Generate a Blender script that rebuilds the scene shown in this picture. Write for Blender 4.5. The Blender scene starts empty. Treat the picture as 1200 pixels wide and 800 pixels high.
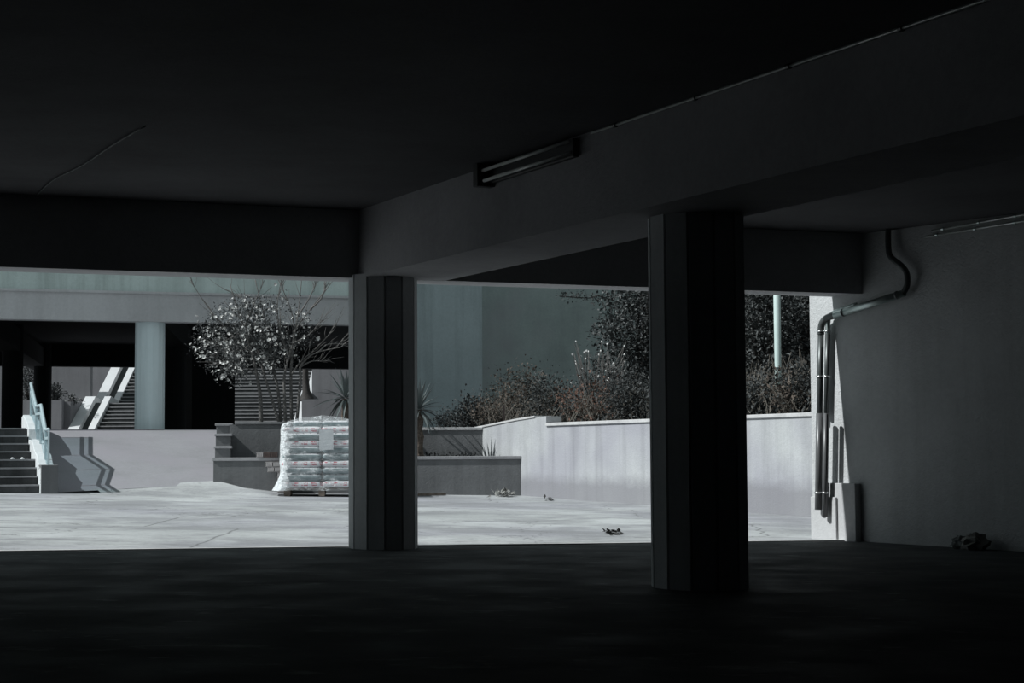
import bpy, math, random
from mathutils import Vector, Matrix, Euler, noise as mnoise

random.seed(11)
scene = bpy.context.scene
COL = scene.collection
PI = math.pi

# ------------------------------------------------------------------ camera
F = 2000.0                       # focal length in pixels of the 1200x800 frame
EYE = Vector((0, 0, 1.1))
PITCH = math.atan(124 / F)
ROLL = -0.006
CAM_ROT = Matrix.Rotation(PI / 2 + PITCH, 3, 'X') @ Matrix.Rotation(ROLL, 3, 'Z')

def ray(px, py):
    return CAM_ROT @ Vector(((px - 600) / F, (400 - py) / F, -1))

def at(px, py, Y):               # the point of the sight line at distance Y
    r = ray(px, py)
    return EYE + r * (Y / r.y)

def on_z(px, py, z):
    r = ray(px, py)
    return EYE + r * ((z - EYE.z) / r.z)

def on_plane(px, py, p0, n):
    r = ray(px, py)
    return EYE + r * ((p0 - EYE).dot(n) / r.dot(n))

def floor_z(x):
    return 0.055 - 0.0152 * max(-12, min(9, x))

def edge_y(x):                   # where garage floor meets the yard
    return 18.42 + 0.39 * x

def ground(x, y):
    return floor_z(x) + 0.012 * max(0.0, y - edge_y(x))

def on_ground(px, py):
    z = 0.1
    for _ in range(30):
        p = on_z(px, py, z)
        z = ground(p.x, p.y)
    return p

cam = bpy.data.cameras.new('camera')
cam.sensor_fit = 'HORIZONTAL'
cam.sensor_width = 36
cam.lens = 36 * F / 1200
cam.clip_end = 500
cam_obj = bpy.data.objects.new('camera', cam)
cam_obj.location = EYE
cam_obj.rotation_euler = CAM_ROT.to_euler()
COL.objects.link(cam_obj)
scene.camera = cam_obj

# ------------------------------------------------------------------ objects
def tag(o, label=None, cat=None, group=None, kind=None):
    if label: o['label'] = label
    if cat: o['category'] = cat
    if group: o['group'] = group
    if kind: o['kind'] = kind
    return o

def empty(name, loc):
    o = bpy.data.objects.new(name, None)
    o.empty_display_size = 0.1
    o.location = loc
    COL.objects.link(o)
    return o

def wloc(o):
    p = Vector((0, 0, 0))
    while o:
        p = p + o.location
        o = o.parent
    return p

class MB:
    def __init__(self):
        self.v = []; self.f = []
    def add(self, vs, fs):
        b = len(self.v)
        self.v += [Vector(v) for v in vs]
        self.f += [tuple(i + b for i in f) for f in fs]
    def prism(self, poly, z0, z1):
        """poly counter-clockwise in plan; z0, z1 numbers or functions of (x, y)"""
        n = len(poly)
        g0 = z0 if callable(z0) else (lambda x, y: z0)
        g1 = z1 if callable(z1) else (lambda x, y: z1)
        vs = [(x, y, g0(x, y)) for x, y in poly] + [(x, y, g1(x, y)) for x, y in poly]
        fs = [tuple(range(n - 1, -1, -1)), tuple(range(n, 2 * n))]
        fs += [(i, (i + 1) % n, n + (i + 1) % n, n + i) for i in range(n)]
        self.add(vs, fs)
    def slab(self, prof, origin, along, thick_dir, thick):
        """vertical wall: prof = (t, z) outline seen from the front; along and thick_dir are plan vectors"""
        o = Vector((origin[0], origin[1], 0)); a = Vector((along[0], along[1], 0)); t = Vector((thick_dir[0], thick_dir[1], 0)) * thick
        n = len(prof)
        vs = [o + a * s + Vector((0, 0, z)) for s, z in prof]
        vs += [v + t for v in vs]
        fs = [tuple(range(n)), tuple(range(2 * n - 1, n - 1, -1))]
        fs += [((i + 1) % n, i, n + i, n + (i + 1) % n) for i in range(n)]
        self.add(vs, fs)
    def box(self, c, s, rot=None):
        c = Vector(c); R = rot if rot is not None else Matrix.Identity(3)
        if isinstance(R, (int, float)): R = Matrix.Rotation(R, 3, 'Z')
        vs = []
        for dz in (-1, 1):
            for dx, dy in ((-1, -1), (1, -1), (1, 1), (-1, 1)):
                vs.append(c + R @ Vector((dx * s[0] / 2, dy * s[1] / 2, dz * s[2] / 2)))
        self.add(vs, [(3, 2, 1, 0), (4, 5, 6, 7), (0, 1, 5, 4), (1, 2, 6, 5), (2, 3, 7, 6), (3, 0, 4, 7)])
    def bar(self, p, q, w, h):
        p = Vector(p); q = Vector(q); d = (q - p).normalized()
        up = Vector((0, 0, 1)) if abs(d.z) < 0.95 else Vector((1, 0, 0))
        s = d.cross(up).normalized(); u = s.cross(d)
        vs = []
        for e in (p, q):
            for a, b in ((-1, -1), (1, -1), (1, 1), (-1, 1)):
                vs.append(e + s * a * w / 2 + u * b * h / 2)
        self.add(vs, [(0, 1, 2, 3), (7, 6, 5, 4), (1, 0, 4, 5), (2, 1, 5, 6), (3, 2, 6, 7), (0, 3, 7, 4)])
    def tube(self, path, r, n=10):
        path = [Vector(p) for p in path]
        m = len(path)
        rs = r if isinstance(r, (list, tuple)) else [r] * m
        prev = None; vs = []
        for i, p in enumerate(path):
            d = (path[min(i + 1, m - 1)] - path[max(i - 1, 0)])
            d = d.normalized() if d.length > 1e-9 else Vector((0, 0, 1))
            if prev is None:
                a = d.cross(Vector((0, 0, 1)) if abs(d.z) < 0.9 else Vector((1, 0, 0))).normalized()
            else:
                a = (prev - d * prev.dot(d)).normalized()
            prev = a; b = d.cross(a)
            for k in range(n):
                t = 2 * PI * k / n
                vs.append(p + (a * math.cos(t) + b * math.sin(t)) * rs[i])
        fs = []
        for i in range(m - 1):
            for k in range(n):
                fs.append((i * n + k, i * n + (k + 1) % n, (i + 1) * n + (k + 1) % n, (i + 1) * n + k))
        fs.append(tuple(range(n - 1, -1, -1))); fs.append(tuple(range((m - 1) * n, m * n)))
        self.add(vs, fs)
    def leaf(self, p, d, up, l, w):
        """a folded pointed leaf"""
        d = d.normalized(); s = d.cross(up)
        s = s.normalized() if s.length > 1e-6 else Vector((1, 0, 0))
        u = s.cross(d)
        self.add([p, p + d * l * .5 + s * w * .5 + u * w * .15, p + d * l, p + d * l * .5 - s * w * .5 + u * w * .15], [(0, 1, 2), (0, 2, 3)])
    def build(self, name, mat, parent=None, origin=None, smooth=False, bevel=0, seg=2):
        off = wloc(parent) if parent else Vector(origin if origin is not None else (0, 0, 0))
        me = bpy.data.meshes.new(name)
        me.from_pydata([v - off for v in self.v], [], self.f)
        me.materials.append(mat)
        if smooth:
            me.shade_smooth()
        me.validate(); me.update()
        o = bpy.data.objects.new(name, me)
        if parent: o.parent = parent
        else: o.location = off
        COL.objects.link(o)
        if bevel:
            b = o.modifiers.new('bevel', 'BEVEL'); b.width = bevel; b.segments = seg; b.limit_method = 'ANGLE'
        return o

def spline(pts, k=5):
    pts = [Vector(p) for p in pts]; out = []
    for i in range(len(pts) - 1):
        p0 = pts[max(i - 1, 0)]; p1 = pts[i]; p2 = pts[i + 1]; p3 = pts[min(i + 2, len(pts) - 1)]
        for j in range(k):
            t = j / k
            out.append(0.5 * (2 * p1 + (p2 - p0) * t + (2 * p0 - 5 * p1 + 4 * p2 - p3) * t * t + (3 * p1 - p0 - 3 * p2 + p3) * t ** 3))
    out.append(pts[-1])
    return out

def rvec():
    while True:
        v = Vector((random.uniform(-1, 1), random.uniform(-1, 1), random.uniform(-1, 1)))
        if 0.01 < v.length < 1: return v

# ------------------------------------------------------------------ materials
def new_mat(name):
    m = bpy.data.materials.new(name); m.use_nodes = True
    nt = m.node_tree; nt.nodes.clear()
    out = nt.nodes.new('ShaderNodeOutputMaterial')
    bs = nt.nodes.new('ShaderNodeBsdfPrincipled')
    nt.links.new(bs.outputs[0], out.inputs[0])
    return m, nt, bs, out

def N(nt, typ, **kw):
    n = nt.nodes.new(typ)
    for k, v in kw.items():
        if hasattr(n, k): setattr(n, k, v)
        else: n.inputs[k.replace('_', ' ')].default_value = v
    return n

def coords(nt, scale=(1, 1, 1)):
    tc = nt.nodes.new('ShaderNodeTexCoord'); mp = nt.nodes.new('ShaderNodeMapping')
    mp.inputs['Scale'].default_value = scale
    nt.links.new(tc.outputs['Object'], mp.inputs[0])
    return mp.outputs[0]

def tex_noise(nt, vec, scale, detail=4, rough=.55):
    n = N(nt, 'ShaderNodeTexNoise', Scale=scale, Detail=detail, Roughness=rough)
    nt.links.new(vec, n.inputs['Vector'])
    return n.outputs['Fac']

def ramp(nt, fac, stops):
    r = nt.nodes.new('ShaderNodeValToRGB')
    els = r.color_ramp.elements
    while len(els) > 1: els.remove(els[-1])
    els[0].position = stops[0][0]; els[0].color = (*stops[0][1], 1)
    for p, c in stops[1:]:
        e = els.new(p); e.color = (*c, 1)
    nt.links.new(fac, r.inputs[0])
    return r.outputs[0]

def mix(nt, fac, a, b, mode='MIX'):
    m = nt.nodes.new('ShaderNodeMix'); m.data_type = 'RGBA'; m.blend_type = mode
    for s, v in ((0, fac), (6, a), (7, b)):
        if isinstance(v, (int, float)): m.inputs[s].default_value = v
        elif isinstance(v, tuple): m.inputs[s].default_value = (*v, 1)
        else: nt.links.new(v, m.inputs[s])
    return m.outputs[2]

def bump(nt, bs, height, strength=.3, dist=.02):
    b = N(nt, 'ShaderNodeBump', Strength=strength, Distance=dist)
    nt.links.new(height, b.inputs['Height']); nt.links.new(b.outputs[0], bs.inputs['Normal'])

def mul(c, k): return tuple(x * k for x in c)

def concrete(name, base, var=.25, streak=.0, rough=.9, big=.7, spec=.25, bumps=.35, tint=None):
    m, nt, bs, out = new_mat(name)
    v = coords(nt)
    c = ramp(nt, tex_noise(nt, v, big, 6, .62), [(.3, mul(base, 1 - var)), (.52, base), (.72, mul(base, 1 + var * .7))])
    fine = tex_noise(nt, v, 18, 5, .7)
    c = mix(nt, .5, c, ramp(nt, fine, [(.25, (.45, .45, .45)), (.75, (.62, .62, .62))]), 'OVERLAY')
    if tint:
        c = mix(nt, ramp(nt, tex_noise(nt, v, big * .6 + .13, 3), [(.42, (0, 0, 0)), (.62, (.8, .8, .8))]), c, tint)
    if streak:
        sv = coords(nt, (2.6, 2.6, .12))
        s = ramp(nt, tex_noise(nt, sv, 1.6, 5, .6), [(.3, mul((1, 1, 1), 1 - streak)), (.55, (1, 1, 1))])
        c = mix(nt, 1.0, c, s, 'MULTIPLY')
    nt.links.new(c, bs.inputs['Base Color'])
    bs.inputs['Roughness'].default_value = rough
    bs.inputs['Specular IOR Level'].default_value = spec
    bump(nt, bs, tex_noise(nt, v, 30, 6, .7), bumps, .02)
    return m

def plain(name, col, rough=.5, metal=0.0, spec=.4, var=.15, scale=6):
    m, nt, bs, out = new_mat(name)
    v = coords(nt)
    c = ramp(nt, tex_noise(nt, v, scale, 4), [(.3, mul(col, 1 - var)), (.7, mul(col, 1 + var))])
    nt.links.new(c, bs.inputs['Base Color'])
    bs.inputs['Roughness'].default_value = rough; bs.inputs['Metallic'].default_value = metal
    bs.inputs['Specular IOR Level'].default_value = spec
    return m

def leafy(name, c1, c2, rough=.5, spec=.4):
    m, nt, bs, out = new_mat(name)
    g = nt.nodes.new('ShaderNodeNewGeometry')
    c = ramp(nt, g.outputs['Random Per Island'], [(0, c1), (1, c2)])
    nt.links.new(c, bs.inputs['Base Color'])
    bs.inputs['Roughness'].default_value = rough; bs.inputs['Specular IOR Level'].default_value = spec
    return m

def yard_mat():
    m, nt, bs, out = new_mat('yard_concrete')
    v = coords(nt)
    base = (.425, .44, .442)
    c = ramp(nt, tex_noise(nt, v, .35, 6, .6), [(.3, mul(base, .78)), (.5, base), (.7, mul(base, 1.18))])
    c = mix(nt, ramp(nt, tex_noise(nt, v, .23, 3), [(.45, (0, 0, 0)), (.62, (.75, .75, .75))]), c, (.315, .315, .35))
    c = mix(nt, ramp(nt, tex_noise(nt, coords(nt, (.45, 1.3, 1)), .9, 7, .7), [(.55, (0, 0, 0)), (.70, (.75, .75, .75))]), c, (.19, .195, .195))
    c = mix(nt, ramp(nt, tex_noise(nt, v, 3.5, 8, .75), [(.63, (0, 0, 0)), (.72, (.55, .55, .55))]), c, (.12, .12, .12))
    c = mix(nt, ramp(nt, tex_noise(nt, coords(nt, (.22, 1.5, 1)), 1.7, 8, .72), [(.57, (0, 0, 0)), (.66, (.7, .7, .7))]), c, (.17, .172, .175))
    c = mix(nt, ramp(nt, tex_noise(nt, coords(nt, (.3, 2.4, 1)), 3.1, 6, .7), [(.64, (0, 0, 0)), (.70, (.8, .8, .8))]), c, (.11, .112, .115))
    c = mix(nt, ramp(nt, tex_noise(nt, coords(nt, (.8, 1, 1)), .75, 9, .66), [(.44, (0, 0, 0)), (.58, (.68, .68, .68))]), c, (.22, .225, .235))
    c = mix(nt, ramp(nt, tex_noise(nt, v, 7, 6, .7), [(.55, (0, 0, 0)), (.68, (.4, .4, .4))]), c, (.18, .183, .19))
    w = tex_noise(nt, v, 1.6, 5)
    wv = nt.nodes.new('ShaderNodeVectorMath'); wv.operation = 'ADD'
    nt.links.new(v, wv.inputs[0]); nt.links.new(w, wv.inputs[1])
    vo = N(nt, 'ShaderNodeTexVoronoi', Scale=.33); vo.feature = 'DISTANCE_TO_EDGE'
    nt.links.new(wv.outputs[0], vo.inputs['Vector'])
    crack = ramp(nt, vo.outputs['Distance'], [(0, (.75, .75, .75)), (.006, (0, 0, 0))])
    c = mix(nt, crack, c, (.09, .09, .09))
    c = mix(nt, .4, c, ramp(nt, tex_noise(nt, v, 25, 4, .7), [(.3, (.4, .4, .4)), (.7, (.62, .62, .62))]), 'OVERLAY')
    nt.links.new(c, bs.inputs['Base Color'])
    bs.inputs['Roughness'].default_value = .9; bs.inputs['Specular IOR Level'].default_value = .2
    bump(nt, bs, tex_noise(nt, v, 9, 7, .7), .25, .03)
    return m

def garage_floor_mat():
    m, nt, bs, out = new_mat('garage_floor_concrete')
    v = coords(nt)
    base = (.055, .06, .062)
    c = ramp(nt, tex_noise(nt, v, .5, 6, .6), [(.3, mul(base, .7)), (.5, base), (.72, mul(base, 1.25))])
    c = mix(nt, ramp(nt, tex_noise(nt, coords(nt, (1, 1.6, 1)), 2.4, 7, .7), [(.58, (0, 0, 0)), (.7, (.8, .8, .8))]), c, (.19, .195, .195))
    nt.links.new(c, bs.inputs['Base Color'])
    r = ramp(nt, tex_noise(nt, v, 1.3, 5), [(.35, (.62, .62, .62)), (.65, (.9, .9, .9))])
    nt.links.new(r, bs.inputs['Roughness'])
    bs.inputs['Specular IOR Level'].default_value = .15
    bump(nt, bs, tex_noise(nt, v, 6, 7, .7), .35, .03)
    return m

M = {}
M['floor'] = garage_floor_mat()
M['yard'] = yard_mat()
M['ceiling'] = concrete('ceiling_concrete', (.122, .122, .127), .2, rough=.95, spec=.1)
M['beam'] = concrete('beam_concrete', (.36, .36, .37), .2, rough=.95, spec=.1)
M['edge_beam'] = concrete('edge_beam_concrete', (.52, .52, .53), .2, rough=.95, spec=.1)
M['column'] = concrete('column_concrete', (.52, .54, .545), .15, .15, rough=.85, spec=.2, bumps=.15)
M['garage_wall'] = concrete('rough_plaster', (.55, .565, .57), .12, .1, big=1.2, bumps=.7)
M['dark_wall'] = concrete('dark_garage_wall', (.2, .2, .205))
M['block'] = concrete('plinth_concrete', (.50, .505, .51), .08, bumps=.3)
M['retain'] = concrete('retaining_plaster', (.45, .465, .47), .2, .22, big=.55, tint=(.33, .33, .37))
def dirty_foot(m):
    nt = m.node_tree; bs = next(n for n in nt.nodes if n.type == 'BSDF_PRINCIPLED')
    old = bs.inputs['Base Color'].links[0].from_socket
    v = coords(nt); sp = nt.nodes.new('ShaderNodeSeparateXYZ'); nt.links.new(v, sp.inputs[0])
    ad = nt.nodes.new('ShaderNodeMath'); ad.operation = 'MULTIPLY_ADD'; ad.inputs[1].default_value = -.42
    nt.links.new(tex_noise(nt, v, 2.2, 7, .7), ad.inputs[0]); nt.links.new(sp.outputs['Z'], ad.inputs[2])
    f = ramp(nt, ad.outputs[0], [(0, (.75, .75, .75)), (.22, (0, 0, 0))])
    nt.links.new(mix(nt, f, old, (.22, .22, .235)), bs.inputs['Base Color'])
dirty_foot(M['retain'])
M['cap'] = concrete('coping_concrete', (.5, .5, .5), .2, big=3)
def joint_mat():
    m, nt, bs, out = new_mat('crumbling_joint')
    c = ramp(nt, tex_noise(nt, coords(nt, (2.2, 5, 1)), 2.5, 6, .7), [(.40, (.05, .05, .05)), (.50, (.16, .16, .16)), (.58, (.34, .345, .35))])
    nt.links.new(c, bs.inputs['Base Color']); bs.inputs['Roughness'].default_value = .95
    return m
M['joint'] = joint_mat()
M['ramp'] = concrete('ramp_concrete', (.26, .26, .275), .12, big=1.1, tint=(.28, .27, .295))
M['planter'] = concrete('planter_plaster', (.165, .17, .175), .2, .2, big=.9)
M['opp_beam'] = concrete('painted_beam_plaster', (.52, .525, .535), .1, .1, big=.6)
M['opp_upper'] = concrete('green_grey_render', (.42, .50, .485), .15, .25, big=.8)
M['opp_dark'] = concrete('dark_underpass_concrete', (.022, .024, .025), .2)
M['opp_column'] = concrete('blue_grey_painted_column', (.72, .84, .86), .06, .15, big=.8, bumps=.1)
M['tall_wall_pale'] = concrete('blue_grey_render', (.40, .475, .49), .12, .2, big=.45)
M['tall_wall_green'] = concrete('green_render', (.345, .41, .40), .2, .06, big=.5, tint=(.34, .36, .37))
M['stair'] = concrete('stair_concrete', (.085, .088, .09), .35, .3, big=2.5)
M['stair_edge'] = concrete('worn_tread_concrete', (.32, .32, .33), .2, big=2.5)
M['parapet'] = concrete('white_parapet_plaster', (.62, .65, .66), .12, big=2, bumps=.6)
M['rail'] = plain('pale_blue_painted_metal', (.40, .50, .53), .4, .0, .5, .12)
def glass_mat():
    m, nt, bs, out = new_mat('tinted_railing_glass')
    bs.inputs['Base Color'].default_value = (.30, .40, .43, 1); bs.inputs['Roughness'].default_value = .2
    tr = nt.nodes.new('ShaderNodeBsdfTransparent'); tr.inputs[0].default_value = (.86, .93, .95, 1)
    mx = nt.nodes.new('ShaderNodeMixShader'); mx.inputs[0].default_value = .22
    nt.links.new(tr.outputs[0], mx.inputs[1]); nt.links.new(bs.outputs[0], mx.inputs[2]); nt.links.new(mx.outputs[0], out.inputs[0])
    return m
M['rail_panel'] = glass_mat()
M['far_wall'] = concrete('far_court_plaster', (.20, .20, .21), .15, .15, big=.6)
M['far_dark'] = plain('far_channel_concrete', (.03, .035, .036), .8)
M['far_coping'] = concrete('far_white_coping', (.6, .61, .62), .1)
M['galv'] = plain('galvanised_steel', (.52, .60, .585), .38, .85, .5, .1)
M['dark_pipe'] = plain('dark_grey_pipe', (.085, .095, .095), .35, .3, .5, .15)
M['grey_pipe'] = plain('grey_plastic_pipe', (.115, .118, .122), .35, .0, .5, .1)
M['chrome'] = plain('bright_clamp_steel', (.85, .87, .87), .2, .9, .6, .05)
M['conduit'] = plain('pale_conduit', (.5, .53, .52), .3, .4, .5, .1)
M['fixture'] = plain('dark_lamp_housing', (.07, .072, .072), .5)
M['tube'] = plain('unlit_fluorescent_tube', (.75, .77, .76), .25, 0, .5, .05)
M['soil'] = concrete('dark_soil', (.028, .025, .022), .4, big=3)
M['bank'] = concrete('leafy_bank_soil', (.035, .032, .028), .5, big=1.5)
M['hill'] = concrete('overgrown_hillside', (.018, .019, .018), .5, big=1.2)
M['bark'] = plain('grey_bark', (.13, .125, .12), .8, 0, .3, .35, 20)
M['dark_bark'] = plain('dark_bark', (.045, .042, .04), .8, 0, .3, .35, 20)
M['leaf'] = leafy('dark_evergreen_leaf', (.014, .017, .017), (.075, .08, .08), .6, .25)
M['leaf_tree'] = leafy('grey_green_tree_leaf', (.012, .015, .015), (.13, .138, .138), .6, .25)
M['leaf_mag'] = leafy('small_grey_green_leaf', (.022, .025, .025), (.10, .105, .105), .5)
M['petal_lit_tip'] = leafy('white_blossom_lit_tip', (.5, .5, .49), (.9, .9, .88), .6, .2)
M['dry'] = leafy('dry_brown_leaf', (.035, .03, .026), (.17, .14, .118), .8, .1)
M['rust'] = leafy('rust_brown_leaf', (.045, .03, .024), (.19, .115, .09), .8, .1)
M['drygrass'] = leafy('dry_grey_stem', (.06, .056, .05), (.26, .24, .21), .8, .1)
M['yucca'] = leafy('yucca_leaf', (.045, .055, .055), (.13, .155, .155), .4, .5)
M['yucca_trunk'] = plain('yucca_trunk', (.11, .09, .075), .9, 0, .2, .6, 30)
M['pole'] = plain('pale_green_pole_paint', (.52, .63, .61), .35, .0, .5, .06)
M['wood'] = plain('weathered_pallet_wood', (.16, .135, .115), .85, 0, .2, .35, 8)
M['brick'] = plain('pale_grey_brick', (.42, .40, .40), .9, 0, .2, .15, 12)
M['brick_dark'] = plain('reddish_grey_brick', (.11, .085, .08), .9, 0, .2, .2, 12)
M['paper'] = plain('white_paper', (.8, .81, .82), .7, 0, .2, .05)
M['sheet'] = plain('film_covered_paper', (.55, .58, .6), .6, 0, .3, .1)
M['rubbish'] = plain('crumpled_grey_rubbish', (.16, .175, .175), .6, 0, .3, .6, 20)
M['dead_leaf'] = leafy('dead_leaf', (.05, .05, .048), (.4, .4, .38), .8, .1)
M['dark_litter'] = leafy('dark_litter', (.012, .012, .012), (.08, .08, .078), .8, .1)
M['post'] = plain('dark_rusty_post', (.03, .022, .02), .8)

def sack_mat(name, printed):
    m, nt, bs, out = new_mat(name)
    tc = nt.nodes.new('ShaderNodeTexCoord'); sp = nt.nodes.new('ShaderNodeSeparateXYZ')
    nt.links.new(tc.outputs['Generated'], sp.inputs[0])
    def math_(op, a, b=None):
        n = nt.nodes.new('ShaderNodeMath'); n.operation = op
        for i, v in ((0, a), (1, b)):
            if v is None: continue
            if isinstance(v, (int, float)): n.inputs[i].default_value = v
            else: nt.links.new(v, n.inputs[i])
        return n.outputs[0]
    def between(v, a, b): return math_('MULTIPLY', math_('GREATER_THAN', v, a), math_('LESS_THAN', v, b))
    Z = sp.outputs['Z']
    u = math_('ADD', sp.outputs['X'], math_('MULTIPLY', sp.outputs['Y'], .62))
    def gate(scale, lim):
        n1 = nt.nodes.new('ShaderNodeTexNoise'); n1.inputs['Scale'].default_value = scale
        nt.links.new(tc.outputs['Object'], n1.inputs['Vector'])
        return math_('GREATER_THAN', n1.outputs['Fac'], lim)
    white = (.70, .71, .73)
    if printed:     # white with two rows of small red word-like marks
        word = math_('LESS_THAN', math_('FRACT', math_('MULTIPLY', u, 4.2)), .68)
        rows = math_('ADD', between(Z, .30, .48), between(Z, .58, .76))
        mark = math_('MULTIPLY', math_('MULTIPLY', rows, word), gate(34, .46))
        c = mix(nt, mark, white, (.48, .12, .16))
    else:           # blue-grey with a white seam edge carrying a few dark marks
        body = ramp(nt, tex_noise(nt, tc.outputs['Object'], 9, 4), [(.35, (.13, .18, .19)), (.65, (.22, .28, .295))])
        c = mix(nt, math_('GREATER_THAN', Z, .78), body, white)
        c = mix(nt, math_('MULTIPLY', between(Z, .84, .94), math_('MULTIPLY', math_('LESS_THAN', math_('FRACT', math_('MULTIPLY', u, 5.5)), .3), gate(20, .52))), c, (.10, .10, .12))
    nt.links.new(c, bs.inputs['Base Color'])
    bs.inputs['Roughness'].default_value = .4
    return m
M['sack'] = sack_mat('sack_plastic', False); M['sack_print'] = sack_mat('printed_sack_plastic', True)

def film_mat():
    m, nt, bs, out = new_mat('stretch_film')
    v = coords(nt, (1, 1, 2.2))
    bs.inputs['Base Color'].default_value = (.86, .9, .92, 1)
    bs.inputs['Roughness'].default_value = .22
    bs.inputs['Specular IOR Level'].default_value = .8
    tr = nt.nodes.new('ShaderNodeBsdfTransparent')
    mx = nt.nodes.new('ShaderNodeMixShader')
    n_ = tex_noise(nt, v, 4.2, 9, .75)
    tc2 = nt.nodes.new('ShaderNodeTexCoord'); sx = nt.nodes.new('ShaderNodeSeparateXYZ'); nt.links.new(tc2.outputs['Generated'], sx.inputs[0])
    # film wound double at the left corner and gathered in a skirt at the foot
    ex = ramp(nt, sx.outputs['X'], [(0, (.24, .24, .24)), (.17, (.2, .2, .2)), (.26, (0, 0, 0))])
    sm_ = nt.nodes.new('ShaderNodeMath'); sm_.operation = 'ADD'; nt.links.new(n_, sm_.inputs[0]); nt.links.new(ex, sm_.inputs[1])
    fac = ramp(nt, sm_.outputs[0], [(.42, (.06, .06, .06)), (.54, (.16, .16, .16)), (.66, (.9, .9, .9))])
    nt.links.new(fac, mx.inputs[0]); nt.links.new(tr.outputs[0], mx.inputs[1]); nt.links.new(bs.outputs[0], mx.inputs[2])
    nt.links.new(mx.outputs[0], out.inputs[0])
    bump(nt, bs, tex_noise(nt, v, 7, 8, .7), .9, .06)
    return m
M['film'] = film_mat()

# ------------------------------------------------------------------ garage shell
WP = Vector((3.72, 20.15, 0)); WD = Vector((.62, -.785, 0)).normalized()     # right wall: a point and its direction
WN = Vector((-WD.y, WD.x, 0)) * -1                                            # towards the garage
if WN.x > 0: WN = -WN
def wall_pt(s, off=0.0): return WP + WD * s + WN * off
S0 = -.256                                                                     # far end of the wall
def slab_y(x): return 18.60 + .39 * x
CEIL, SOF = 3.55, 2.85

def grid(name, mat, xs, rows, zf, label, cat):
    mb = MB(); nx = len(xs); vs = []
    for r in rows:
        for x in xs:
            y = r(x); vs.append((x, y, zf(x, y)))
    fs = [(j * nx + i, j * nx + i + 1, (j + 1) * nx + i + 1, (j + 1) * nx + i) for j in range(len(rows) - 1) for i in range(nx - 1)]
    mb.add(vs, fs)
    return tag(mb.build(name, mat), label, cat, kind='structure')

xs = [-20 + i * 1.0 for i in range(47)]
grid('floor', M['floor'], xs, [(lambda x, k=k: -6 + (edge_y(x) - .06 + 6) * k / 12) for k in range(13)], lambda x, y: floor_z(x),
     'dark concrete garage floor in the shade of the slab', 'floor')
xy = [-30 + i * 1.0 for i in range(61)]
grid('yard_ground', M['yard'], xy, [(lambda x, k=k: edge_y(x) + .1 + (48 - edge_y(x)) * (k / 14) ** 1.5) for k in range(15)], ground,
     'sunlit pale concrete yard with cracks and stains', 'ground')
kb = MB()
for i in range(46):
    x0, x1 = xs[i], xs[i + 1]
    a, b = edge_y(x0), edge_y(x1)
    kb.prism([(x0, a - .07), (x1, b - .07), (x1, b + .045), (x0, a + .045)], lambda x, y: floor_z(x) - .05, lambda x, y: floor_z(x) + .012)
tag(kb.build('kerb_strip', M['cap']), 'thin pale kerb strip between garage floor and yard', 'kerb', kind='structure')

jb = MB()
for i in range(46):
    x0, x1 = xs[i], xs[i + 1]; a, b = edge_y(x0), edge_y(x1)
    jb.prism([(x0, a + .045), (x1, b + .045), (x1, b + .12), (x0, a + .12)], lambda x, y: floor_z(x) - .05, lambda x, y: floor_z(x) + .006)
tag(jb.build('kerb_joint', M['joint']), 'dark crumbling joint between the kerb strip and the yard', 'joint', kind='structure')

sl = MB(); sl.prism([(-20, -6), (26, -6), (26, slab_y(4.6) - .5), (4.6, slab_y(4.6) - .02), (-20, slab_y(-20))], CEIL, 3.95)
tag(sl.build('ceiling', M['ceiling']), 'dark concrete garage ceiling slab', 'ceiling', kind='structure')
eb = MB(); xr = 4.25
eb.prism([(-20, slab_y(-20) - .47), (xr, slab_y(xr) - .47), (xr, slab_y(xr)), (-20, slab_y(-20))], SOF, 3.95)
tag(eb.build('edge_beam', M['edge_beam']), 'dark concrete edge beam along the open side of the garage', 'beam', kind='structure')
u = Vector((.4525, -.8918, 0)); L0 = Vector((-1.575, 17.5, 0)); R0 = Vector((-.686, 17.82, 0))
def along(p, y): return p + u * ((y - p.y) / u.y)
def hit_edge(p):                       # where the beam side meets the inner face of the edge beam
    s = (slab_y(p.x) - .45 - p.y) / (u.y - .39 * u.x); return p + u * s
lb, rb = hit_edge(L0), hit_edge(R0)
la, ra = along(L0, -4), along(R0, -4)
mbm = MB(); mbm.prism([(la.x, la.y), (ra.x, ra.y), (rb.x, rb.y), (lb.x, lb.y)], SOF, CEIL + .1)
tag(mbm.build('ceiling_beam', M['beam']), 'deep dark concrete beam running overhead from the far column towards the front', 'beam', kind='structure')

wr = MB(); e0 = wall_pt(S0); e1 = wall_pt(29); 
wr.slab([(S0, -.3), (29, -.3), (29, 3.95), (S0, 3.95)], (WP.x, WP.y), (WD.x, WD.y), (-WN.x, -WN.y), .45)
tag(wr.build('wall_right', M['garage_wall']), 'rough grey plaster garage wall with pipes at its sunlit end', 'wall', kind='structure')
wl = MB(); wl.prism([(-20.3, -6), (-20, -6), (-20, slab_y(-20)), (-20.3, slab_y(-20))], -.1, 3.95)
tag(wl.build('wall_left', M['dark_wall']), 'dark side wall of the garage', 'wall', kind='structure')
wb = MB(); wb.prism([(-20.3, -6.3), (26, -6.3), (26, -6), (-20.3, -6)], -.2, 3.95)
tag(wb.build('wall_back', M['dark_wall']), 'dark back wall of the garage', 'wall', kind='structure')

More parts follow.
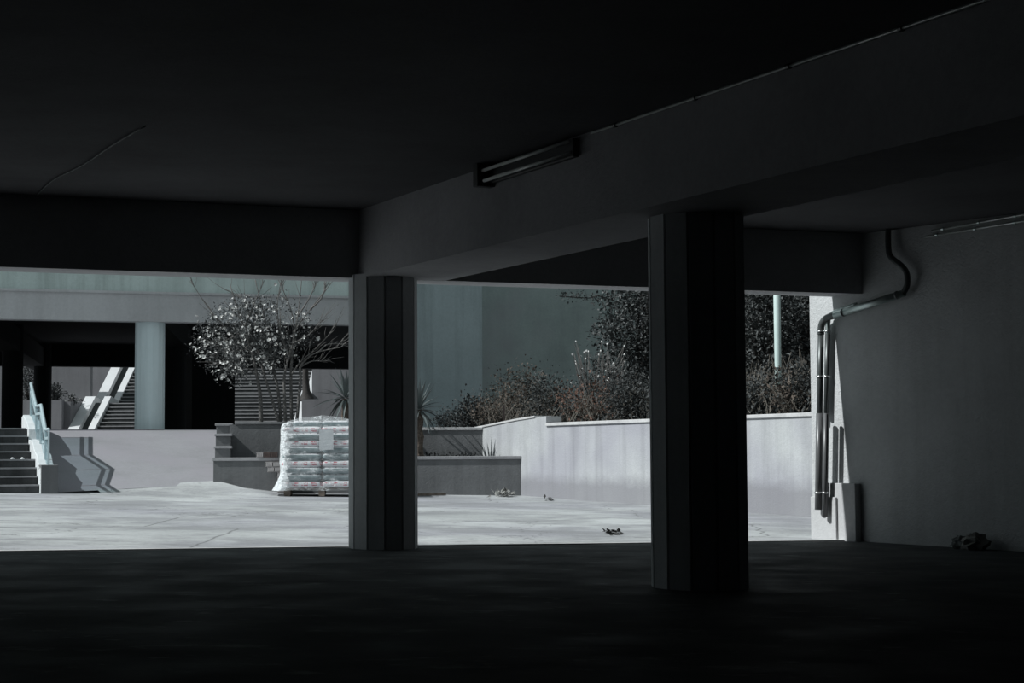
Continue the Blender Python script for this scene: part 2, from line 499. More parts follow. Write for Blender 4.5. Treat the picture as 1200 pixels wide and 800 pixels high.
# ---- columns
def column(cx, cy, r, z1, rot, label):
    n = 12; poly = []
    for k in range(n):                             # twelve flat sides with a narrow groove at each corner
        a0 = rot + 2 * PI * k / n; a1 = rot + 2 * PI * (k + 1) / n
        p = Vector((math.cos(a0), math.sin(a0))); q = Vector((math.cos(a1), math.sin(a1)))
        g = .06
        poly.append(tuple((p * r * .915)))
        poly.append(tuple(((p + (q - p) * g) * r)))
        poly.append(tuple(((p + (q - p) * (1 - g)) * r)))
    mb = MB(); z0 = floor_z(cx)
    mb.prism([(cx + a, cy + b) for a, b in poly], z0 - .02, z1)
    o = mb.build('column', M['column'], origin=(cx, cy, z0))
    return tag(o, label, 'column')
column(-1.337, 17.66, .358, SOF + .03, math.radians(7.5), 'dark many-sided concrete column at the edge of the yard, beside the wrapped pallet')
column(1.416, 13.05, .373, SOF + .03, math.radians(15), 'black many-sided concrete column standing nearer in the dark garage')

# ---- blocks at the foot of the right wall
def face_s(px, py, off):               # position along the wall of a sight line
    p = on_plane(px, py, WP + WN * off, WN); return (p - WP).dot(WD), p.z
def block(px0, px1, ytop, ybot, off, label, name):
    s0, zb = face_s(px0, ybot, off); s1, _ = face_s(px1, ybot, off); _, zt = face_s((px0 + px1) / 2, ytop, off)
    c = wall_pt(s0); mb = MB()
    p0, p1 = wall_pt(s0), wall_pt(s1); q0, q1 = wall_pt(s0, off), wall_pt(s1, off)
    mb.prism([(q0.x, q0.y), (q1.x, q1.y), (p1.x, p1.y), (p0.x, p0.y)], lambda x, y: floor_z(x) - .03, zt)
    o = mb.build(name, M['block'], origin=(c.x, c.y, floor_z(c.x)), bevel=.008)
    return tag(o, label, 'block')
block(966, 1003, 566, 633, .10, 'taller concrete block, half in shade, at the foot of the pipe wall', 'wall_plinth')
block(950.5, 980, 582, 632, .13, 'low sunlit concrete block under the ends of the pipes', 'wall_plinth')

# ---- pipes on the right wall
def wpx(px, py, off=.06): return on_plane(px, py, WP + WN * off, WN)
t = empty('drainpipe', wall_pt(face_s(959, 600, .07)[0], .07) + Vector((0, 0, .2)))
tag(t, 'bent metal drainpipe sloping down under the ceiling and dropping along the sunlit wall edge', 'pipe')
pa = [wpx(1041, 262, .1), wpx(1041, 289, .1), wpx(1044, 301, .1), wpx(1056, 311, .1), wpx(1062.5, 320, .1), wpx(1063, 334, .1), wpx(1058, 344, .1)]
mb = MB(); mb.tube(spline(pa, 5), .034, 12); mb.build('swan_neck', M['dark_pipe'], t, smooth=True)
mb = MB(); mb.tube([wpx(1059.5, 343.2, .1), wpx(978, 369.5, .1)], .042, 12); sp_ = mb.build('sloping_pipe', M['galv'], t, smooth=True); tag(sp_, 'pale galvanised sloping length')
for a, b in (((1052, 345.5), (1050.5, 346)), ((989, 366), (987.5, 366.5))):
    mb = MB(); mb.tube([wpx(*a, .1), wpx(*b, .1)], .047, 12); mb.build('joint_ring', M['grey_pipe'], sp_, smooth=True)
mb = MB(); mb.tube(spline([wpx(980, 368.9, .1), wpx(971, 371.5, .1), wpx(965.5, 375.5, .1), wpx(962.5, 382, .1), wpx(962, 392, .1)], 5), .041, 12); mb.build('elbow', M['dark_pipe'], t, smooth=True)
mb = MB(); mb.tube([wpx(962, 390, .1), wpx(960.5, 488, .1)], .036, 12); mb.build('upper_downpipe', M['dark_pipe'], t, smooth=True)
mb = MB(); mb.tube([wpx(960.5, 484, .19), wpx(959, 597, .19)], .042, 12); mb.build('lower_downpipe', M['grey_pipe'], t, smooth=True)
t2 = empty('thin_pipe', wall_pt(face_s(967, 604, .07)[0], .07) + Vector((0, 0, .15)))
tag(t2, 'thinner dark pipe running beside the drainpipe, nearer the wall shade', 'pipe')
mb = MB(); mb.tube(spline([wpx(1004, 357, .07), wpx(982, 364.5, .07), wpx(974, 369, .07), wpx(970.5, 376, .07), wpx(970, 392, .07)], 5), .03, 10); mb.build('upper_bend', M['galv'], t2, smooth=True)
mb = MB(); mb.tube([wpx(970, 390, .07), wpx(968, 486, .07)], .03, 10); mb.build('upper_length', M['dark_pipe'], t2, smooth=True)
mb = MB(); mb.tube([wpx(968, 484, .185), wpx(966.5, 605, .185)], .034, 10); mb.build('lower_length', M['grey_pipe'], t2, smooth=True)
for yy, off in ((388, .1), (441, .1), (577, .19)):
    xx = 962 - (yy - 390) * .0145
    for tt, dx, o2, rr in ((t, 0, off, .05), (t2, 7.6, off - (.03 if off < .15 else .005), .04)):
        mb = MB(); mb.tube([wpx(xx + dx, yy - .9, o2), wpx(xx + dx, yy + .9, o2)], rr, 12)
        mb.build('pipe_clamp', M['chrome'], tt, smooth=True)
for k, (ya, yb, lab) in enumerate(((270.5, 250.5, 'upper thin conduit under the ceiling at the top of the pipe wall'), (277.5, 258.2, 'lower thin conduit just below the other one at the top of the pipe wall'))):
    a = wpx(1092 - 8 * k, ya, .05); b = wpx(1204, yb, .05); c = b + (b - a).normalized() * 3
    mb = MB(); mb.tube([a, b, c], .014, 8)
    o = empty('wall_conduit', a); tag(o, lab, 'pipe')
    mb.build('conduit_tube', M['conduit'], o, smooth=True)
    for f in (.12, .5, .88):
        q = a + (b - a) * f; d = (b - a).normalized()
        mb = MB(); mb.tube([q - d * .015, q + d * .015], .021, 8); mb.build('saddle_clip', M['galv'], o)

# ---- conduit and lamp on the deep beam
BN = Vector((u.y, -u.x, 0)).normalized()                # beam's left side, outwards
if BN.x > 0: BN = -BN
def bpx(px, py, off): return on_plane(px, py, L0 + BN * off, BN)
def bface(s, z, off): return L0 + u * s + BN * off + Vector((0, 0, z))
a = bpx(694, 145.5, .02); s_a = (a - L0).dot(u)
o = empty('ceiling_conduit', bface(s_a, CEIL - .03, .03)); tag(o, 'long thin conduit along the top of the deep beam, in the ceiling corner', 'pipe')
mb = MB(); mb.tube([bface(s_a, CEIL - .025, .03), bface(s_a + 9, CEIL - .025, .03)], .010, 8); mb.build('conduit_tube', M['conduit'], o, smooth=True)
for k in range(6):
    mb = MB(); s = s_a + .35 + k * 1.1; mb.tube([bface(s, CEIL - .025, .03), bface(s + .03, CEIL - .025, .03)], .02, 8); mb.build('saddle_clip', M['dark_pipe'], o)
p1 = bpx(566, 203, .12); p2 = bpx(664, 166.5, .12); s1, s2 = (p1 - L0).dot(u), (p2 - L0).dot(u)
zc = 3.44
o = empty('ceiling_light', bface(s1, zc, 0)); tag(o, 'unlit twin-tube lamp on the side of the deep beam', 'lamp')
def fbox(mb, sa, sb, z0, z1, o0, o1):
    ps = [bface(sa, 0, o0), bface(sb, 0, o0), bface(sb, 0, o1), bface(sa, 0, o1)]
    poly = [(p.x, p.y) for p in ps]
    ar = sum(poly[i][0] * poly[(i + 1) % 4][1] - poly[(i + 1) % 4][0] * poly[i][1] for i in range(4))
    if ar < 0: poly.reverse()
    mb.prism(poly, z0, z1)
mb = MB(); fbox(mb, s1 - .02, s2 - .02, zc - .06, zc + .09, 0, .05); mb.build('housing', M['fixture'], o, bevel=.006)
for sx, lab in ((s1 - .1, 'end_cap'),):
    mb = MB(); fbox(mb, sx, sx + .09, zc - .09, zc + .11, 0, .17); mb.build(lab, M['fixture'], o, bevel=.006)
for dz, off, ds in ((.045, .12, 0), (-.05, .13, .06)):
    mb = MB(); mb.tube([bface(s1 - .02 + ds, zc + dz, off), bface(s2 + .02 + ds, zc + dz, off)], .015, 10); mb.build('lamp_tube', M['tube'], o, smooth=True)

# ---- thin cable on the ceiling, left
pts = [on_z(44, 228, CEIL - .012), on_z(62, 211, CEIL - .012), on_z(96, 194, CEIL - .012), on_z(132, 170, CEIL - .012), on_z(170, 148, CEIL - .012)]
mb = MB(); mb.tube(spline(pts, 4), .006, 8)
o = mb.build('ceiling_cable', M['rubbish'], origin=pts[0], smooth=True); tag(o, 'thin pale cable crossing the ceiling above the left edge beam', 'cable')

# ------------------------------------------------------------------ yard: retaining wall
ra_ = on_ground(600, 579.8); rb_ = on_ground(948, 605.5)
rd = (rb_ - ra_); rd.z = 0; RL = rd.length; rd.normalize()
rn = Vector((rd.y, -rd.x, 0)); 
if rn.x > 0: rn = -rn
rd_p0 = Vector((ra_.x, ra_.y, 0))
def rpos(px, py):
    p = on_plane(px, py, rd_p0, rn); return (p - rd_p0).dot(rd), p.z
tl, zl = rpos(557, 502.5); tm, zm = rpos(640, 487.5); _, zs = rpos(640, 499.0); tr, zr = rpos(948, 487.5)
tk, zk = rpos(606, 492.5)
o = empty('retaining_wall', (ra_.x, ra_.y, ra_.z))
tag(o, 'bright stained retaining wall bounding the yard below the overgrown bank', 'wall', kind='structure')
mb = MB()
mb.slab([(tl - 3.5, -.2), (RL + 4, -.2), (RL + 4, zr), (tr, zr), (tm, zs), (tm, zm), (tk, zk), (tl, zl), (tl - 3.5, zl - .05)], (rd_p0.x, rd_p0.y), (rd.x, rd.y), (-rn.x, -rn.y), .34)
mb.build('wall_face', M['retain'], o)
mb = MB(); cap0 = rd_p0 + rn * .035
mb.slab([(tm + .01, zs - .002), (tr, zr - .002), (RL + 4, zr - .002), (RL + 4, zr + .055), (tr, zr + .055), (tm + .01, zs + .055)], (cap0.x, cap0.y), (rd.x, rd.y), (-rn.x, -rn.y), .42)
mb.build('coping', M['cap'], o, bevel=.008)
mb = MB(); cap0 = rd_p0 + rn * .02
mb.slab([(tl - .02, zl - .002), (tk, zk - .002), (tm - .35, zm - .02), (tm - .35, zm + .015), (tk, zk + .035), (tl - .02, zl + .035)], (cap0.x, cap0.y), (rd.x, rd.y), (-rn.x, -rn.y), .38)
mb.build('coping', M['cap'], o, bevel=.006)

# facade line of the building opposite
fa = on_z(0, 373.5, 3.75); fb = on_z(402, 380.5, 3.75)
OD = (fb - fa); OD.z = 0; OD.normalize(); ON = Vector((OD.y, -OD.x, 0))     # along, towards the camera
OA = Vector((fa.x, fa.y, 0))
def opos(px, py, off=0.0):
    p = on_plane(px, py, OA - ON * off, ON); return (p - OA).dot(OD), p.z
def fac_pt(px, py, off):
    return on_plane(px, py, OA + ON * off, ON)
crest_l = fac_pt(62, 503.5, .25); crest_r = fac_pt(254, 504, .25)
foot_l = on_ground(66, 577)

# ------------------------------------------------------------------ planters
PD = Vector((.996, .09, 0)).normalized(); PN = Vector((PD.y, -PD.x, 0))           # along, and towards the camera
pp = on_ground(330, 577.7); PP = Vector((pp.x, pp.y, 0))
def ppos(px, py, off=0.0):
    p = on_plane(px, py, PP - PN * off, PN); return (p - PP).dot(PD), p.z
ta, _ = ppos(250, 560); tb, zt = ppos(330, 537); 
# right end on the retaining wall
den = PD.x * rd.y - PD.y * rd.x
tb = ((rd_p0.x - PP.x) * rd.y - (rd_p0.y - PP.y) * rd.x) / den
o = empty('planter_wall', (PP.x, PP.y, pp.z)); tag(o, 'low grey planter wall behind the wrapped pallet, meeting the retaining wall', 'wall')
mb = MB(); mb.slab([(ta, -.2), (tb + .02, -.2), (tb + .02, zt - .04), (ta, zt - .04)], (PP.x, PP.y), (PD.x, PD.y), (-PN.x, -PN.y), .2); mb.build('wall_face', M['planter'], o)
mb = MB(); c0 = PP + PN * .025; mb.slab([(ta - .02, zt - .04), (tb + .0, zt - .04), (tb + .0, zt + .02), (ta - .02, zt + .02)], (c0.x, c0.y), (PD.x, PD.y), (-PN.x, -PN.y), .25); mb.build('coping', M['stair_edge'], o, bevel=.006)
UP = 1.15                                                                         # upper wall stands this far behind
U0 = PP - PN * UP
tu0, zu0 = ppos(272, 497.5, UP); tmid, _ = ppos(440, 500, UP); tu1, zu1 = ppos(557, 502, UP)
tu1 = ((rd_p0.x - U0.x) * rd.y - (rd_p0.y - U0.y) * rd.x) / den
o = empty('planter_wall', (U0.x, U0.y, zt)); tag(o, 'upper dark grey planter wall below the flowering tree', 'wall')
mb = MB(); mb.slab([(ta + .2, .3), (tmid, .3), (tmid, zu0), (ta + .2, zu0)], (U0.x, U0.y), (PD.x, PD.y), (-PN.x, -PN.y), .2); mb.build('wall_face', M['planter'], o)
mb = MB(); c0 = U0 + PN * .02; mb.slab([(ta + .3, zu0), (tmid, zu0), (tmid, zu0 + .05), (ta + .3, zu0 + .05)], (c0.x, c0.y), (PD.x, PD.y), (-PN.x, -PN.y), .24); mb.build('coping', M['planter'], o, bevel=.006)
q = U0 + PD * tmid
o = empty('planter_wall', (q.x, q.y, zt)); tag(o, 'upper grey planter wall beside the spiky plant, ending at the bright retaining wall', 'wall')
mb = MB(); mb.slab([(tmid, .3), (tu1 + .02, .3), (tu1 + .02, zu1 - .03), (tmid, zu1 - .03)], (U0.x, U0.y), (PD.x, PD.y), (-PN.x, -PN.y), .2); mb.build('wall_face', M['planter'], o)
mb = MB(); c0 = U0 + PN * .02; mb.slab([(tmid, zu1 - .03), (tu1, zu1 - .03), (tu1, zu1 + .025), (tmid, zu1 + .025)], (c0.x, c0.y), (PD.x, PD.y), (-PN.x, -PN.y), .24); mb.build('coping', M['cap'], o, bevel=.006)
mb = MB()
q = [PP + PD * (ta + .02) - PN * .15, PP + PD * (tb - .1) - PN * .15, U0 + PD * (tu1 - .05) + PN * .01, U0 + PD * (ta + .02) + PN * .01]
mb.prism([(v.x, v.y) for v in q], .2, zt - .09)
tag(mb.build('planter_soil', M['soil']), 'dark soil in the lower planter bed', 'soil', kind='structure')
mb = MB()
q = [U0 + PD * (ta + .02) - PN * .15, U0 + PD * tmid - PN * .15, U0 + PD * (tmid + .3) - PN * 2.6, U0 + PD * (ta + .1) - PN * 2.6]
mb.prism([(v.x, v.y) for v in q], .3, zu0 - .06)
tag(mb.build('tree_bed_soil', M['soil']), 'dark soil around the stems of the flowering tree', 'soil', kind='structure')

foot_r = on_plane(248, 566.5, PP + PN * .15, PN)
# stepped parapet between ramp and planter
o = empty('stepped_parapet', PP + PD * ta); tag(o, 'small stepped end wall rising between ramp and tree planter', 'wall')
back = Vector((-.145, .989, 0)).normalized(); side = Vector((.989, .145, 0)).normalized()
b0 = PP + PD * (ta + .02)
for k, (d0, d1, yt) in enumerate(((.22, 4.2, 522.5), (.7, 4.2, 508), (1.2, 4.2, 496))):
    f0 = b0 + back * d0; zt_k = at(262, yt, f0.y).z
    z_low = .3 if k == 0 else prev_z
    w = .28
    for nm, za, zb_, ex, mt in (('pier', z_low, zt_k - .045, 0, M['planter']), ('coping', zt_k - .045, zt_k, .025, M['stair_edge'])):
        mb = MB(); q = [f0 - side * ex - back * ex, f0 + side * (w + ex) - back * ex, b0 + back * d1 + side * (w + ex), b0 + back * d1 - side * ex]
        mb.prism([(v.x, v.y) for v in q], za, zb_); mb.build(nm, mt, o, bevel=.006)
    prev_z = zt_k

# ------------------------------------------------------------------ ramp, platform
mb = MB(); n = 8; vs = []
cl = crest_l - Vector((.5, .1, 0)); fl = foot_l - Vector((.3, .1, 0))
cr = crest_r + Vector((.25, .08, 0)); fr = foot_r + Vector((.05, 0, 0))
for j in range(n + 1):
    for i in range(n + 1):
        a = fl + (fr - fl) * (i / n); b = cl + (cr - cl) * (i / n)
        p = a + (b - a) * (j / n); p.z = a.z - .01 + (b.z - a.z + .01) * (j / n); vs.append(p)
mb.add(vs, [(j * (n + 1) + i, j * (n + 1) + i + 1, (j + 1) * (n + 1) + i + 1, (j + 1) * (n + 1) + i) for j in range(n) for i in range(n)])
tag(mb.build('ramp', M['ramp']), 'sunlit concrete ramp rising to the underpass opposite', 'ramp', kind='structure')
# the apron where yard runs up to ramp and planter
mb = MB(); cz = on_plane(252, 567.2, PP, PN)
q0 = on_ground(120, 578.5); q1 = on_ground(322, 580.5); q2 = PP + PD * .1 + Vector((0, 0, pp.z + .004)); q3 = cz + Vector((0, .05, 0))
q4 = fr + Vector((.0, .25, .05)); q5 = fl + (fr - fl) * .3 + Vector((0, .25, .035)); q0.z -= .01; q1.z -= .01
mb.add([q0, q1, q2, q3, q4, q5], [(0, 1, 5), (5, 1, 4), (4, 1, 3), (3, 1, 2)])
tag(mb.build('yard_apron', M['yard']), 'pale concrete apron sloping up from the yard to the ramp foot', 'ground', kind='structure')
mb = MB(); wv_ = OA + OD * -16 + ON * .25; xv_ = OA + OD * 11.5 + ON * .25
mb.prism([(wv_.x, wv_.y), (xv_.x, xv_.y), (2, 72), (-40, 72)], .6, 1.515)
tag(mb.build('upper_platform', M['ramp']), 'concrete platform under the building opposite', 'ground', kind='structure')

# ------------------------------------------------------------------ yard stairs, parapet and railing at left
SF = Vector((-.34, .94, 0)).normalized(); SE = Vector((.94, .34, 0)).normalized()
B0 = on_ground(60, 577.5); B0z = B0.z; B0 = Vector((B0.x, B0.y, 0))
o = empty('yard_stairs', B0 - SE * 2 + Vector((0, 0, B0z))); tag(o, 'dark weathered concrete steps beside the ramp, with worn pale edges', 'stairs')
rise = (1.52 - B0z) / 8
offs = [0.0, .33, .66, .99, 2.05, 2.38, 2.71, 3.04]
mb = MB(); me_ = MB()
for k in range(8):
    r_in = .16 if k < 4 else .22
    f0 = B0 + SF * offs[k] - SE * r_in
    f1 = B0 + SF * 4.2 - SE * r_in
    g1 = f1 - SE * 5; g0 = f0 - SE * 5
    z0, z1 = B0z + rise * k - (.3 if k == 0 else 0), B0z + rise * (k + 1)
    mb.prism([(g0.x, g0.y), (f0.x, f0.y), (f1.x, f1.y), (g1.x, g1.y)], z0, z1)
    h0, h1 = f0 - SF * .025, f0 + SF * .06
    i0, i1 = g0 - SF * .025, g0 + SF * .06
    me_.prism([(i0.x, i0.y), (h0.x, h0.y), (h1.x, h1.y), (i1.x, i1.y)], z1 - .022, z1 + .006)
mb.build('steps', M['stair'], o); me_.build('nosing', M['stair_edge'], o)
PZ = [(-.28, .84), (.35, .84), (1.45, 1.29), (2.75, 1.29), (4.25, 1.76)]
o = empty('stair_parapet', B0 + Vector((0, 0, B0z))); tag(o, 'white stepped parapet wall between the yard stairs and the ramp', 'wall')
prof = [(-.28, B0z - .2), (4.6, B0z - .2), (4.6, 1.76)]
stepz = [(4.25, 1.80), (3.2, 1.62), (2.75, 1.5), (2.7, 1.3), (1.75, 1.26), (1.4, 1.12), (1.05, 1.05), (.75, 1.02), (.42, .88), (.05, .81), (-.28, .81)]
mb = MB(); b1 = B0 - SE * .2
mb.slab(prof + stepz, (b1.x, b1.y), (SF.x, SF.y), (SE.x, SE.y), .26); mb.build('parapet_wall', M['parapet'], o, bevel=.012)
mb = MB(); q = [b1 - SF * .32 - SE * .0, b1 - SF * .32 + SE * .29, b1 + SF * .28 + SE * .29, b1 + SF * .28 + SE * .0]
mb.prism([(v.x, v.y) for v in q], B0z - .1, .845); mb.build('end_block', M['planter'], o, bevel=.01)
o = empty('stair_railing', B0 + Vector((0, 0, .84))); tag(o, 'pale blue metal railing with solid panels zigzagging up beside the stairs', 'railing')
R = [(-.1, 1.46), (.55, 1.46), (1.65, 1.93), (2.75, 1.93), (4.2, 2.42)]
def rp(t_, z, e=-.06): return B0 + SF * t_ + SE * e + Vector((0, 0, z))
mb = MB(); mb.tube([rp(a_, z_) for a_, z_ in R], .03, 8); mb.build('top_rail', M['rail'], o, smooth=True)
for a_, z_, zb2 in ((-.1, 1.46, .82), (.55, 1.46, .9), (1.65, 1.93, 1.2), (2.75, 1.93, 1.4), (4.15, 2.4, 1.7)):
    mb = MB(); mb.bar(rp(a_, zb2), rp(a_, z_), .032, .032); mb.build('post', M['rail'], o)
for (a_, za), (b_, zb2) in zip(R[:-1], R[1:]):
    mb = MB(); mb.slab([(a_ + .03, za - .62), (b_ - .03, zb2 - .62), (b_ - .03, zb2 - .04), (a_ + .03, za - .04)], tuple((B0 - SE * .065)[:2]), (SF.x, SF.y), (SE.x, SE.y), .012)
    mb.build('infill_panel', M['rail_panel'], o)
    mb = MB(); mb.bar(rp(a_, za - .15), rp(b_, zb2 - .15), .035, .045); mb.build('bottom_rail', M['rail'], o)
for px, py, lab in ((14.5, 533, 'white paper scrap on the fourth step of the yard stairs, farther from the railing'), (26, 533, 'small white paper scrap on the fourth step of the yard stairs, nearer the railing'), (39.5, 573, 'crumpled white scrap on the ground at the foot of the yard stairs')):
    if py < 540:      # lies on the tread of the fourth step
        p = on_plane(px, py, B0 + SF * (offs[3] + .12), SF); p.z = B0z + rise * 4 + .006
    else:
        p = on_ground(px, py + 2.5)
    mb = MB(); n_ = 9
    ring = [[p + Vector((math.cos(2 * PI * i / n_) * r_ * random.uniform(.7, 1.2), math.sin(2 * PI * i / n_) * r_ * random.uniform(.6, 1), h_ * random.uniform(.7, 1.2))) for i in range(n_)] for r_, h_ in ((.04, .003), (.034, .018), (.015, .03))]
    vs = sum(ring, []); fs = [(j * n_ + i, j * n_ + (i + 1) % n_, (j + 1) * n_ + (i + 1) % n_, (j + 1) * n_ + i) for j in range(2) for i in range(n_)] + [tuple(range(2 * n_, 3 * n_)), tuple(range(n_ - 1, -1, -1))]
    mb.add(vs, fs); tag(mb.build('paper_scrap', M['paper'], origin=p), lab, 'paper scrap')

# ------------------------------------------------------------------ building opposite
OBK = 21.0
o = empty('underpass_building', OA + OD * 3 + Vector((0, 0, 1.52)))
tag(o, 'grey building opposite with a pale beam over a dark open underpass', 'building')
tr_, _ = opos(462, 380)
def oslab(name, t0, t1, z0, z1, off, th, mat, bevel=0):
    c = OA - ON * off; mb = MB()
    mb.slab([(t0, z0), (t1, z0), (t1, z1), (t0, z1)], (c.x, c.y), (OD.x, OD.y), (-ON.x, -ON.y), th)
    return mb.build(name, mat, o, bevel=bevel)
_, zbt = opos(200, 345)
oslab('front_beam', -14, tr_, 3.75, zbt, 0, .4, M['opp_beam'])
oslab('beam_ledge', -14, tr_, zbt, zbt + .05, -.04, 1.2, M['opp_beam'])
oslab('upper_wall', -14, tr_ + .3, zbt + .04, 9, 1.0, .3, M['opp_upper'])
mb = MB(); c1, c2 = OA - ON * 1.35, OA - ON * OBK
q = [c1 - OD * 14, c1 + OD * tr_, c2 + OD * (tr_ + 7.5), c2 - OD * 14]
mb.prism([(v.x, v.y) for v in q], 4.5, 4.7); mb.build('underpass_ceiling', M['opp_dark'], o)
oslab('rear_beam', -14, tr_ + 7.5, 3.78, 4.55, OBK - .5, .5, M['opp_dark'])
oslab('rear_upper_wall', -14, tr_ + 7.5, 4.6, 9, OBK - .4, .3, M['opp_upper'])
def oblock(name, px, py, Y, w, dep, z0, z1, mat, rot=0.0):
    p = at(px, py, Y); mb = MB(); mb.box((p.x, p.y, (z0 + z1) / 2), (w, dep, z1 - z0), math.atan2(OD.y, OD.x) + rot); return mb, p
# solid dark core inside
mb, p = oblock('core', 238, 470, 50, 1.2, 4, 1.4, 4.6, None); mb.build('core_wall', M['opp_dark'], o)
# cross beams running back
for px, Y, dx in ((176, 36.3, -1.3), (12, 46, 0)):
    p = at(px, 440, Y); q = at(px, 440, Y) + Vector((dx, 10, 0)) if dx else p + Vector((-2.2, 11, 0))
    if not dx: p = p - Vector((-2.2, 11, 0))
    mb = MB(); mb.bar((p.x, p.y, 4.06), (q.x, q.y, 4.06), .55, .58); mb.build('cross_beam', M['opp_dark'], o)
def round_column(px, Y, r, z0, z1, mat, label, n=20):
    p = at(px, 450, Y); mb = MB()
    mb.prism([(p.x + r * math.cos(2 * PI * k / n), p.y + r * math.sin(2 * PI * k / n)) for k in range(n)], z0 - .03, z1)
    return tag(mb.build('round_column', mat, origin=(p.x, p.y, z0)), label, 'column')
cy_ = at(175.5, 450, 36); tcol = (cy_ - OA).dot(OD)
ycol = (OA + OD * tcol).y + .42
round_column(175.5, ycol, 17.5 * ycol / F, 1.52, 3.78, M['opp_column'], 'pale blue round column at the top of the ramp', 16)
round_column(201, 45, .38, 1.52, 4.52, M['opp_dark'], 'dark round column just behind the pale blue one')
round_column(14.5, 46, .28, 1.52, 4.52, M['opp_dark'], 'black round column at the far left of the underpass')
round_column(50, 54.5, .28, 1.52, 4.52, M['opp_dark'], 'black round column behind the top of the stair railing')
mb, p = oblock('col', 266, 470, 54, .34, .4, 1.5, 4.52, None)
tag(mb.build('square_column', M['opp_dark'], origin=(p.x, p.y, 1.52)), 'dark square column left of the far steps behind the tree', 'column')

# ------------------------------------------------------------------ far court behind the underpass
FY = 61.0
def X_at(px, Y): return at(px, 480, Y).x
mb = MB()
riser, tread = .145, .29
x_l, x_r = X_at(110, FY), X_at(343, FY)
o = empty('far_stairs', ((x_l + x_r) / 2, FY, 1.52)); tag(o, 'wide grey stairs in the court behind the underpass', 'stairs')
nst = 26
ys = []; y = FY
for k in range(nst):
    ys.append(y); y += tread + (1.3 if k == 8 else 0)
for k in range(nst):
    mb.prism([(x_l, ys[k]), (x_r, ys[k]), (x_r, ys[-1] + .6), (x_l, ys[-1] + .6)], 1.45 if k == 0 else 1.52 + riser * k, 1.52 + riser * (k + 1))
mb.build('steps', M['stair'], o)
mb = MB()
for k in range(nst):
    mb.prism([(x_l, ys[k] - .02), (x_r, ys[k] - .02), (x_r, ys[k] + .07), (x_l, ys[k] + .07)], 1.52 + riser * (k + 1) - .03, 1.52 + riser * (k + 1) + .006)
mb.build('nosing', M['stair_edge'], o)
def slope_z(y_):
    if y_ <= ys[8] + .29: return 1.52 + riser * (y_ - FY + .29) / tread
    if y_ <= ys[9]: return 1.52 + riser * 9
    return 1.52 + riser * 9 + riser * (y_ - ys[9] + .29) / tread
def flank(name, xa, xb, lift, mat, parent, ya=FY - .2):
    mb = MB(); yy = [ya, ys[8] + .29, ys[9] - .02, ys[9], ys[-1]]
    prof = [(ya, 1.4), (ys[-1], 1.4)] + [(v, max(1.5, slope_z(v)) + lift) for v in reversed(yy)]
    vs = [(xa, a_, b_) for a_, b_ in prof] + [(xb, a_, b_) for a_, b_ in prof]; m_ = len(prof)
    fs = [tuple(range(m_ - 1, -1, -1)), tuple(range(m_, 2 * m_))] + [(i, (i + 1) % m_, m_ + (i + 1) % m_, m_ + i) for i in range(m_)]
    mb.add(vs, fs); return mb.build(name, mat, parent)
flank('flank_coping', x_l - .24, x_l, .12, M['far_coping'], o)
flank('planted_channel', x_l - .58, x_l - .24, -.12, M['far_dark'], o)
flank('flank_coping', x_l - .95, x_l - .58, .12, M['far_coping'], o)
flank('flank_coping', x_r, x_r + .3, .3, M['far_coping'], o)
_z = at(80, 468, FY).z
def far_wall(xa, xb, ya, z1, label, mat=M['far_wall']):
    mb = MB(); mb.prism([(xa, ya), (xb, ya), (xb, ya + .35), (xa, ya + .35)], 1.4, z1)
    return tag(mb.build('court_wall', mat, origin=((xa + xb) / 2, ya, 1.52)), label, 'wall')
far_wall(-24, x_l - 1.2, FY + .2, at(80, 468.5, FY + .2).z, 'low grey wall left of the far stairs, below the ledge with plants')
far_wall(-26, x_l - .95, FY + 3.3, 6.5, 'tall plain grey wall behind the ledge left of the far stairs')
far_wall(x_r + .3, -2.5, FY + .2, at(385, 467.5, FY + .2).z, 'low grey wall behind the palm fronds, right of the far stairs', M['far_wall'])
far_wall(x_r + .3, -1, FY + 3.3, 6.5, 'tall plain grey wall above the ledge right of the far stairs', M['far_wall'])
mb = MB(); mb.prism([(-24, FY + .5), (x_l - .96, FY + .5), (x_l - .96, FY + 3.35), (-24, FY + 3.35)], 1.45, at(80, 469, FY + .2).z - .03)
mb.prism([(x_r + .31, FY + .5), (-2.5, FY + .5), (-2.5, FY + 3.35), (x_r + .31, FY + 3.35)], 1.45, at(385, 468, FY + .2).z - .03)
tag(mb.build('court_ledge', M['far_wall']), 'grey ledges on both sides of the far stairs', 'ledge', kind='structure')
mb = MB(); mb.prism([(-40, 71.5), (6, 71.5), (6, 72), (-40, 72)], 1.4, 11)
tag(mb.build('wall_far', M['far_wall']), 'tall wall closing the far court', 'wall', kind='structure')
# trunk on the right ledge
p = at(359.5, 467, FY + 1.2); zl_ = at(385, 468, FY + .2).z - .03
mb = MB(); mb.tube([(p.x, p.y, zl_), (p.x, p.y, zl_ + .1), (p.x - .02, p.y, zl_ + .35), (p.x - .05, p.y, zl_ + .9), (p.x - .06, p.y, zl_ + 2.4)], [.34, .27, .15, .11, .1], 9)
tag(mb.build('tree_trunk', M['dark_bark'], origin=(p.x, p.y, zl_), smooth=True), 'dark bare tree trunk with a flared foot on the far ledge', 'tree trunk')

